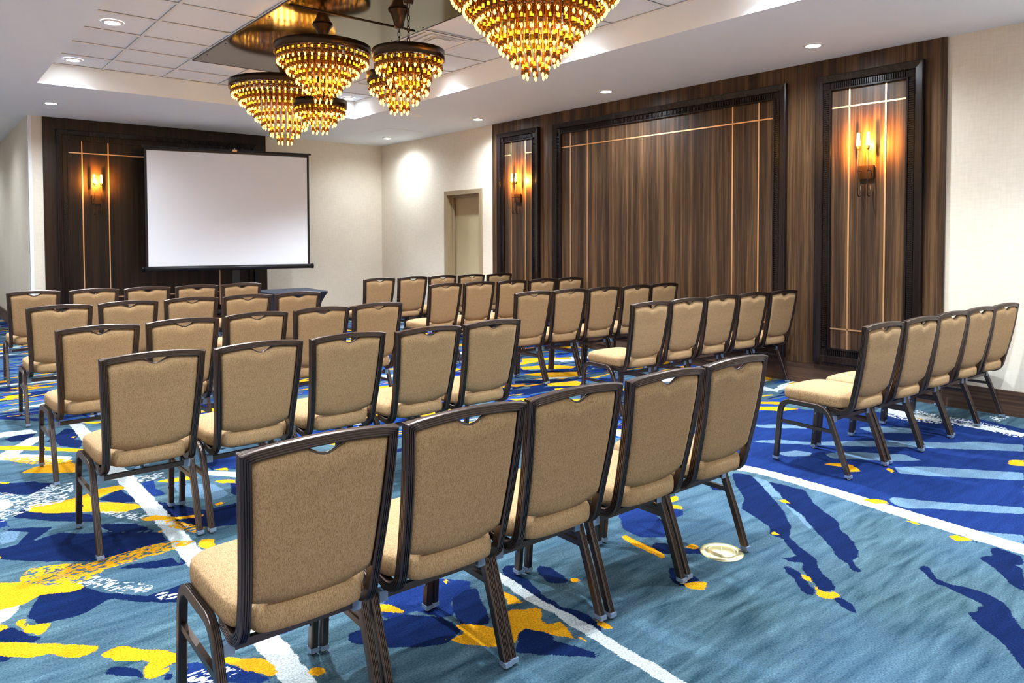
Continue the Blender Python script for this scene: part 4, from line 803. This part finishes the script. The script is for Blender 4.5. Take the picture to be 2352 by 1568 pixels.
chandelier(-3.56, -8.20, 0.57, 3.06, big, 'largest-looking chandelier, cut off by the top of the picture')
chandelier(-3.836, -5.709, 0.417, 3.065, mid, 'five-tier chandelier in front of the mirror plate, left of centre')
chandelier(-3.506, -4.069, 0.57, 3.052, big, 'seven-tier chandelier farthest left, hanging nearest the screen')
chandelier(-3.49, -4.90, 0.265, 2.75, sml, 'small chandelier hanging below and between the two left chandeliers')
chandelier(-3.81, -7.08, 0.265, 2.765, sml, 'small chandelier on a chain, in front of the air vent')
chandelier(-3.535, -6.49, 0.265, 2.735, sml, 'small chandelier half hidden behind the other chain-hung one')

# ------------------------------------------------------------------ projection screen on tripod
sl, sr = Vector((-4.073, -0.45, 0)), Vector((-1.83, -0.95, 0))
mid_ = (sl+sr)/2; sw = (sr-sl).length; ang = math.atan2(sr.y-sl.y, sr.x-sl.x)
scr = empty('projection_screen', (mid_.x, mid_.y, 0), ang); tag(scr, 'white tripod projection screen with black borders standing before the panelling', 'screen')
hw = sw/2; zb, zt_ = 1.015, 2.675     # local: front faces -Y
MB().box(-hw+0.03, hw-0.03, -0.002, 0.002, zb, zt_).build('screen_fabric', M['screen'], scr)
mb = MB()
for s in (-1, 1): x0, x1 = sorted((s*(hw-0.032), s*hw)); mb.box(x0, x1, -0.004, 0.003, zb-0.02, zt_+0.03)
mb.box(-hw, hw, -0.004, 0.003, zt_-0.002, zt_+0.04)
mb.build('black_border', M['black'], scr)
MB().tube([(-hw-0.03, -0.004, zt_+0.045), (hw+0.03, -0.004, zt_+0.045)], 0.014, 10).build('top_slat', M['black'], scr)
mb = MB(); mb.tube([(-hw-0.03, 0, zb-0.035), (hw+0.045, 0, zb-0.035)], 0.034, 16); mb.build('case', M['black'], scr)
for s in (-1, 1): MB().tube([(s*(hw+0.02), 0, zb-0.035), (s*(hw+0.055), 0, zb-0.035)], 0.038, 16).build('case_cap', M['black_metal'], scr)
mb = MB(); mb.tube([(0.06, 0.04, 0.22), (0.06, 0.04, zt_+0.09)], 0.014, 10); mb.tube([(0.06, 0.04, 0.22), (0.06, 0.04, 1.25)], 0.02, 10); mb.build('pole', M['black_metal'], scr)
mb = MB(); mb.tube([(0.06, 0.045, zt_+0.085), (0.06, -0.02, zt_+0.085), (0.06, -0.03, zt_+0.05)], 0.008, 8); mb.box(0.03, 0.09, -0.03, -0.015, zt_+0.03, zt_+0.06); mb.build('hook', M['chrome'], scr)
for k in range(3):
    a = R(90+120*k)
    MB().tube([(0.06+0.02*math.cos(a), 0.04+0.02*math.sin(a), 0.62), (0.06+0.36*math.cos(a), 0.04+0.36*math.sin(a), 0.012)], 0.012, 8).build('leg', M['black_metal'], scr)
MB().box(0.005, 0.115, 0.0, 0.05, 0.72, 0.98).build('handle_block', M['black'], scr)

# ------------------------------------------------------------------ draped table
tb = empty('draped_table', (-2.96, -2.87, 0), R(-3)); tag(tb, 'small table under a navy stretch cover in front of the screen', 'table')
hx, hy, th = 0.35, 0.37, 0.755
def rrect(ax, ay, rad, n=6):
    pts = []
    for (cx_, cy_, a0) in ((ax-rad, ay-rad, 0), (-ax+rad, ay-rad, 90), (-ax+rad, -ay+rad, 180), (ax-rad, -ay+rad, 270)):
        for k in range(n+1): a = R(a0+90*k/n); pts.append((cx_+rad*math.cos(a), cy_+rad*math.sin(a)))
    return pts
lv = []; 
for z, sx, rad in ((0.0, 0.98, 0.02), (0.05, 0.93, 0.03), (0.25, 0.82, 0.05), (0.48, 0.80, 0.06), (0.62, 0.86, 0.05), (0.70, 0.95, 0.035), (0.735, 1.0, 0.03), (0.752, 1.0, 0.03), (th, 0.985, 0.03)):
    lv.append([(x, y, z) for x, y in rrect(hx*sx, hy*sx, rad)])
mb = MB(); n = len(lv[0]); vs_ = [p for l in lv for p in l]
mb.add(vs_, [(k*n+i, k*n+(i+1) % n, (k+1)*n+(i+1) % n, (k+1)*n+i) for k in range(len(lv)-1) for i in range(n)], smooth=True)
mb.add(lv[-1], [tuple(range(n))])
mb.build('stretch_cover', M['cloth'], tb)
for sx in (-1, 1):
    for sy in (-1, 1): MB().tube([(sx*hx*0.94, sy*hy*0.94, 0.0), (sx*hx*0.94, sy*hy*0.94, 0.03)], 0.012, 8).build('foot', M['black'], tb)

# ------------------------------------------------------------------ brass floor box
fb = empty('floor_outlet', (-3.884, -9.824, 0), R(35)); tag(fb, 'round brass floor outlet cover set in the carpet', 'floor outlet')
MB().lathe([(0.096, 0.0), (0.094, 0.004), (0.070, 0.009), (0.066, 0.007)], 48).build('flange', M['brass'], fb)
MB().lathe([(0.066, 0.003), (0.064, 0.008), (0.001, 0.008)], 48).build('lid', M['brass'], fb)
mb = MB(); mb.lathe([(0.058, 0.0082), (0.056, 0.0095), (0.054, 0.0082)], 40); mb.box(-0.05, 0.05, -0.002, 0.002, 0.008, 0.0088); mb.build('lid_groove', M['brass'], fb)

# ------------------------------------------------------------------ banquet chairs
def bez(p0, p1, p2, n):
    return [tuple((1-t)**2*a+2*t*(1-t)*b+t*t*c for a, b, c in zip(p0, p1, p2)) for t in [i/n for i in range(n+1)]]
def ribbed(wd, dp, sides, rib=0.0026, c=0.0035):
    """closed profile in (o,b): rectangle wd x dp with grooves on the listed sides"""
    a, b = wd/2, dp/2; out = []
    def run(p, q, groove):
        L_ = math.hypot(q[0]-p[0], q[1]-p[1]); ux, uy = (q[0]-p[0])/L_, (q[1]-p[1])/L_; nx, ny = uy, -ux
        res = [p]
        if groove:
            for k in range(3):
                s = L_*(0.22+0.28*k)
                for ds, dd in ((-0.0017, 0), (-0.0008, rib), (0.0008, rib), (0.0017, 0)): res.append((p[0]+ux*(s+ds)-nx*dd, p[1]+uy*(s+ds)-ny*dd))
        res.append(q); return res
    # counter-clockwise: bottom(-b) -> right(+a) -> top(+b) -> left(-a)
    out += run((-a+c, -b), (a-c, -b), 'b-' in sides); out += run((a, -b+c), (a, b-c), 'o+' in sides)
    out += run((a-c, b), (-a+c, b), 'b+' in sides); out += run((-a, b-c), (-a, -b+c), 'o-' in sides)
    return out
def planar_sweep(mb, yz, x, prof, xo=1.0):
    """sweep in the y-z plane; o = outward normal in the plane, b = x"""
    pts = [Vector((x, p[0], p[1])) for p in yz]; oo, bb = [], []
    for i in range(len(pts)):
        t = (pts[min(i+1, len(pts)-1)]-pts[max(i-1, 0)]).normalized()
        oo.append(Vector((0, -t.z, t.y))); bb.append(Vector((xo, 0, 0)))
    mb.sweep(pts, prof, oo, bb)
def make_chair():
    root = empty('banquet_chair')
    # legs: each side is an inverted U, split at the middle of the seat rail
    front = [(0.572, 0.012), (0.549, 0.290)] + bez((0.548, 0.300), (0.541, 0.392), (0.465, 0.394), 8) + [(0.345, 0.394)]
    rear = [(0.345, 0.394), (0.315, 0.394)] + bez((0.300, 0.394), (0.240, 0.394), (0.213, 0.335), 7) + [(0.150, 0.175), (0.092, 0.012)]
    prof_leg = ribbed(0.031, 0.026, ('o+',))
    glide_me = MB().lathe([(0.001, -0.012), (0.009, -0.012), (0.011, -0.009), (0.011, -0.004), (0.006, -0.003), (0.006, 0.003)], 12).mesh('glide'); glide_me.materials.append(M['chrome'])
    for s in (-1, 1):
        for pth, foot in ((front, front[0]), (rear, rear[-1])):
            mb = MB(); planar_sweep(mb, list(reversed(pth)), s*0.212, prof_leg); lg = mb.build('leg', M['frame'], root)
            g = bpy.data.objects.new('glide', glide_me); COL.objects.link(g); g.parent = lg; g.location = (s*0.212, foot[0], 0.012)
            c = MB(); c.box(s*0.212-0.0145, s*0.212+0.0145, foot[0]-0.0175, foot[0]+0.0175, 0.012, 0.027); cl = c.build('glide_collar', M['clip'], lg)
        for zz in (0.11, 0.24):
            yy = 0.572-(zz-0.012)*0.083
            MB().tube([(s*0.199, yy, zz), (s*0.194, yy, zz)], 0.0055, 8).build('bolt', M['bolt'], root)
        mb = MB(); mb.box(s*0.212-0.008, s*0.212+0.008, 0.19, 0.545, 0.250, 0.270); mb.build('side_stretcher', M['frame'], root)
    mb = MB(); mb.box(-0.2, 0.2, 0.196, 0.214, 0.322, 0.344); mb.build('rear_stretcher', M['frame'], root)
    for s in (-1, 1): MB().box(s*0.186-0.014, s*0.186+0.014, 0.189, 0.219, 0.316, 0.350).build('ganging_clip', M['clip'], root)
    # back frame
    up = [(0.245, 0.392), (0.205, 0.386)] + bez((0.185, 0.383), (0.105, 0.368), (0.088, 0.445), 8) + [(0.070, 0.520), (0.052, 0.600), (0.034, 0.690), (0.018, 0.790)]
    def half_w(z): 
        return 0.178 + 0.028*max(0.0, min(1.0, (z-0.40)/0.5)) + 0.006*max(0.0, (0.47-z)/0.1)
    topz, topy = 0.893, 0.006
    path = []
    for (y, z) in up: path.append((-half_w(z), y, z))
    path.append((-0.2045, topy, topz))
    rail = []
    for k in range(1, 16):
        u = -0.2045+0.409*k/16; rail.append((u, topy-0.012*(1-(u/0.2045)**2), topz+0.015*(1-(u/0.2045)**2)))
    path += rail; path.append((0.2045, topy, topz))
    path += [(-p[0], p[1], p[2]) for p in reversed(path[:len(up)])]
    pts = [Vector(p) for p in path]; oo, bb = [], []
    nU = len(up)
    for i, p in enumerate(pts):
        tp = (p-pts[i-1]).normalized() if i > 0 else (pts[1]-p).normalized()
        tn = (pts[i+1]-p).normalized() if i < len(pts)-1 else tp
        t = (tp+tn).normalized()
        if i <= nU or i >= len(pts)-nU-1:          # uprights and hooks: back normal in the y-z plane
            tt = tp if i <= nU else -tn
            b = Vector((0, -tt.z, tt.y)).normalized() if (tt.z != 0 or tt.y != 0) else Vector((0, -1, 0))
        else: b = Vector((0, -0.99, 0.12)).normalized()
        o_ = (t.cross(b)).normalized()
        # outward: away from the middle of the frame
        c = Vector((0, p.y, 0.6)); 
        if i <= nU and o_.x > 0 and i < nU: o_ = -o_
        if i >= len(pts)-nU and o_.x < 0: o_ = -o_
        if nU <= i <= len(pts)-nU-1 and o_.z < 0: o_ = -o_
        ct = max(0.5, t.dot(tn)); oo.append(o_/ct); bb.append(b)
    mb = MB(); mb.sweep(pts, ribbed(0.029, 0.033, ('b+', 'o+')), oo, bb); mb.build('back_frame', M['frame'], root)
    # backrest pad with a scooped hand hold
    nu, nv = 24, 16
    def ycurve(z):
        ks = [(0.40, 0.100), (0.445, 0.088), (0.52, 0.070), (0.60, 0.052), (0.69, 0.034), (0.79, 0.018), (0.893, 0.006)]
        for (z0, y0), (z1, y1) in zip(ks[:-1], ks[1:]):
            if z <= z1: return y0+(y1-y0)*(z-z0)/(z1-z0)
        return ks[-1][1]
    def scoop(x): 
        a = abs(x-0.004)/0.068
        return 0.030*(0.5+0.5*math.cos(PI*min(1.0, a)))**0.8 if a < 1 else 0.0
    F_, B_ = [], []
    for j in range(nv+1):
        v = j/nv
        for i in range(nu+1):
            s = -1+2*i/nu
            zb_ = 0.498-0.032*(1-s*s)                      # curved lower edge
            zt2 = 0.880+0.014*(1-s*s)-scoop(s*0.19)
            z = zb_+(zt2-zb_)*v
            x = s*(half_w(z)-0.0145)
            yb_ = ycurve(z)-0.012*(1-s*s)*max(0.0, (z-0.75)/0.14)
            e = min(1.0, 9.0*min(1-abs(s), v, 1-v)); e = math.sqrt(max(0.0, 1-(1-e)**2))
            B_.append((x, yb_-0.005-0.015*e, z)); F_.append((x, yb_+0.006+0.030*e, z))
    mb = MB(); W_ = nu+1
    q = [(j*W_+i, j*W_+i+1, (j+1)*W_+i+1, (j+1)*W_+i) for j in range(nv) for i in range(nu)]
    mb.add(B_, q, smooth=True); mb.add(F_, [tuple(reversed(f)) for f in q], smooth=True)
    ring = [i for i in range(W_)]+[j*W_+nu for j in range(1, nv+1)]+[nv*W_+i for i in range(nu-1, -1, -1)]+[j*W_ for j in range(nv-1, 0, -1)]
    mb.add([B_[k] for k in ring]+[F_[k] for k in ring], [(k, (k+1) % len(ring), len(ring)+(k+1) % len(ring), len(ring)+k) for k in range(len(ring))], smooth=True)
    mb.build('backrest', M['fabric'], root)
    hp = []
    for k in range(15):
        x = 0.004-0.066+0.132*k/14; s = x/0.19
        z = 0.880+0.014*(1-s*s)-scoop(x)+0.001; hp.append((x, ycurve(z)-0.012*(1-s*s)*max(0, (z-0.75)/0.14)+0.004, z))
    MB().tube(hp, 0.0055, 8).build('handle_rim', M['frame'], root)
    # seat cushion
    def outline(inset, n=6):
        half = [(0.0, 0.565), (0.10, 0.562), (0.155, 0.552), (0.188, 0.527), (0.204, 0.490), (0.207, 0.42), (0.206, 0.33), (0.204, 0.24), (0.201, 0.19), (0.192, 0.158), (0.178, 0.140), (0.162, 0.124), (0.154, 0.104), (0.146, 0.084), (0.122, 0.070), (0.07, 0.062), (0.0, 0.060)]
        cx_, cy_ = 0.0, 0.31; p = []
        sx, sy = (0.205-inset)/0.205, (0.255-inset)/0.255
        full = half+[(-x, y) for x, y in reversed(half[1:-1])]
        nn = len(full); sm = []
        for i_ in range(nn):
            p0, p1, p2, p3 = full[i_-1], full[i_], full[(i_+1) % nn], full[(i_+2) % nn]
            for t_ in (0.0, 0.5):
                sm.append(tuple(0.5*(2*b_+(c_-a_)*t_+(2*a_-5*b_+4*c_-d_)*t_*t_+(3*b_-a_-3*c_+d_)*t_**3) for a_, b_, c_, d_ in zip(p0, p1, p2, p3)))
        full = sm
        for x, y in full: p.append((x*sx, cy_+(y-cy_)*sy))
        return p
    lv = []
    for ins, z in ((0.014, 0.402), (0.003, 0.408), (0.0, 0.425), (0.0, 0.450), (0.004, 0.464), (0.0065, 0.4665), (0.012, 0.472), (0.035, 0.482), (0.080, 0.491), (0.14, 0.496), (0.185, 0.497)):
        lv.append([(x, y, z+(0.006*math.cos((y-0.33)/0.24*PI/2) if z > 0.45 else 0)) for x, y in outline(ins)])
    n = len(lv[0]); mb = MB()
    mb.add([p for l in lv for p in l], [(k*n+i, k*n+(i+1) % n, (k+1)*n+(i+1) % n, (k+1)*n+i) for k in range(len(lv)-1) for i in range(n)], smooth=True)
    mb.add(lv[-1], [tuple(range(n))], smooth=True); mb.add(lv[0], [tuple(range(n-1, -1, -1))])
    mb.build('seat', M['fabric'], root)
    p0 = [(x, y, 0.392) for x, y in outline(0.04)]; p1 = [(x, y, 0.404) for x, y in outline(0.016)]
    mb = MB(); mb.add(p0+p1, [(i, (i+1) % n, n+(i+1) % n, n+i) for i in range(n)]+[tuple(range(n-1, -1, -1)), tuple(range(n, 2*n))]); 
    for s in (-1, 1): mb.tube([(s*0.09, 0.20, 0.392), (s*0.09, 0.20, 0.378)], 0.008, 8)
    mb.build('seat_pan', M['black'], root)
    return root
def copy_tree(o, parent=None):
    c = o.copy(); COL.objects.link(c); c.parent = parent
    for ch in list(o.children): copy_tree(ch, c)
    return c
CHAIRS = [
('L1',-5.8618,-9.9521,-0.0134),
('L1',-5.4034,-9.9648,-0.0134),
('L1',-4.9486,-9.9659,-0.0134),
('L1',-4.4797,-9.9801,-0.0134),
('L1',-4.0085,-9.9782,-0.0134),
('L2',-5.8420,-8.1953,0.0108),
('L2',-5.3647,-8.1994,0.0108),
('L2',-4.8865,-8.1975,0.0108),
('L2',-4.4133,-8.2490,0.0108),
('L2',-3.9360,-8.2346,0.0108),
('L3',-5.8336,-6.9328,0.0302),
('L3',-5.3527,-6.8811,0.0302),
('L3',-4.8557,-6.7996,0.0302),
('L3',-4.3596,-6.7553,0.0302),
('L3',-3.8827,-6.7301,0.0302),
('L4',-5.7975,-5.2848,-0.0103),
('L4',-5.3155,-5.2432,-0.0103),
('L4',-4.8220,-5.2074,-0.0103),
('L4',-4.3525,-5.2226,-0.0103),
('L4',-3.8910,-5.2508,-0.0103),
('L5',-5.7522,-3.4034,-0.0316),
('L5',-5.2500,-3.4708,-0.0316),
('L5',-4.7709,-3.5178,-0.0316),
('L5',-4.2886,-3.5416,-0.0316),
('L5',-3.8164,-3.5538,-0.0316),
('RE',-2.1666,-3.7263,-0.0053),
('RE',-1.6916,-3.7437,-0.0053),
('RE',-1.2307,-3.7478,-0.0053),
('RE',-0.7690,-3.7711,-0.0053),
('RE',-0.3095,-3.8077,-0.0053),
('RD',-2.1459,-5.1360,-0.0018),
('RD',-1.6854,-5.1479,-0.0018),
('RD',-1.2258,-5.1770,-0.0018),
('RD',-0.7662,-5.2027,-0.0018),
('RD',-0.3066,-5.2170,-0.0018),
('RC',-2.1959,-6.6509,-0.0563),
('RC',-1.7255,-6.6558,-0.0563),
('RC',-1.2652,-6.6790,-0.0563),
('RC',-0.8025,-6.7157,-0.0563),
('RC',-0.3393,-6.7099,-0.0563),
('RB',-2.2265,-8.0690,-0.0620),
('RB',-1.7366,-8.0545,-0.0620),
('RB',-1.2585,-8.0555,-0.0620),
('RB',-0.7987,-8.0752,-0.0620),
('RB',-0.3408,-8.1137,-0.0620),
('RA',-2.2716,-9.8444,-0.0695),
('RA',-1.7908,-9.8722,-0.0695),
('RA',-1.2887,-9.8769,-0.0695),
('RA',-0.7961,-9.8907,-0.0695),
('RA',-0.3377,-9.9141,-0.0695)]
proto = make_chair(); first = True
ROWN = {'L1': ('left block', 'row nearest the camera'), 'L2': ('left block', 'second row from the camera'), 'L3': ('left block', 'middle row'), 'L4': ('left block', 'second row from the screen'), 'L5': ('left block', 'row closest to the screen'),
        'RA': ('right block', 'row nearest the camera'), 'RB': ('right block', 'second row from the camera'), 'RC': ('right block', 'middle row'), 'RD': ('right block', 'second row from the door'), 'RE': ('right block', 'row farthest from the camera')}
ORD = ['leftmost', 'second', 'third', 'fourth', 'rightmost']; cnt = {}
spots = []
for row, x, y, a in CHAIRS:
    k = cnt.get(row, 0); cnt[row] = k+1; spots.append((row, k, x, y, a))
roots = [proto]+[copy_tree(proto) for _ in spots[1:]]
for r_, (row, k, x, y, a) in zip(roots, spots):
    r_.location = (x, y, 0); r_.rotation_euler = (0, 0, a)
    blk, rn = ROWN[row]
    tag(r_, 'tan banquet chair, %s%s in the %s, %s' % (ORD[k], '' if k in (0, 4) else ' from left', rn, blk), 'chair', 'tan banquet chairs of the '+blk)
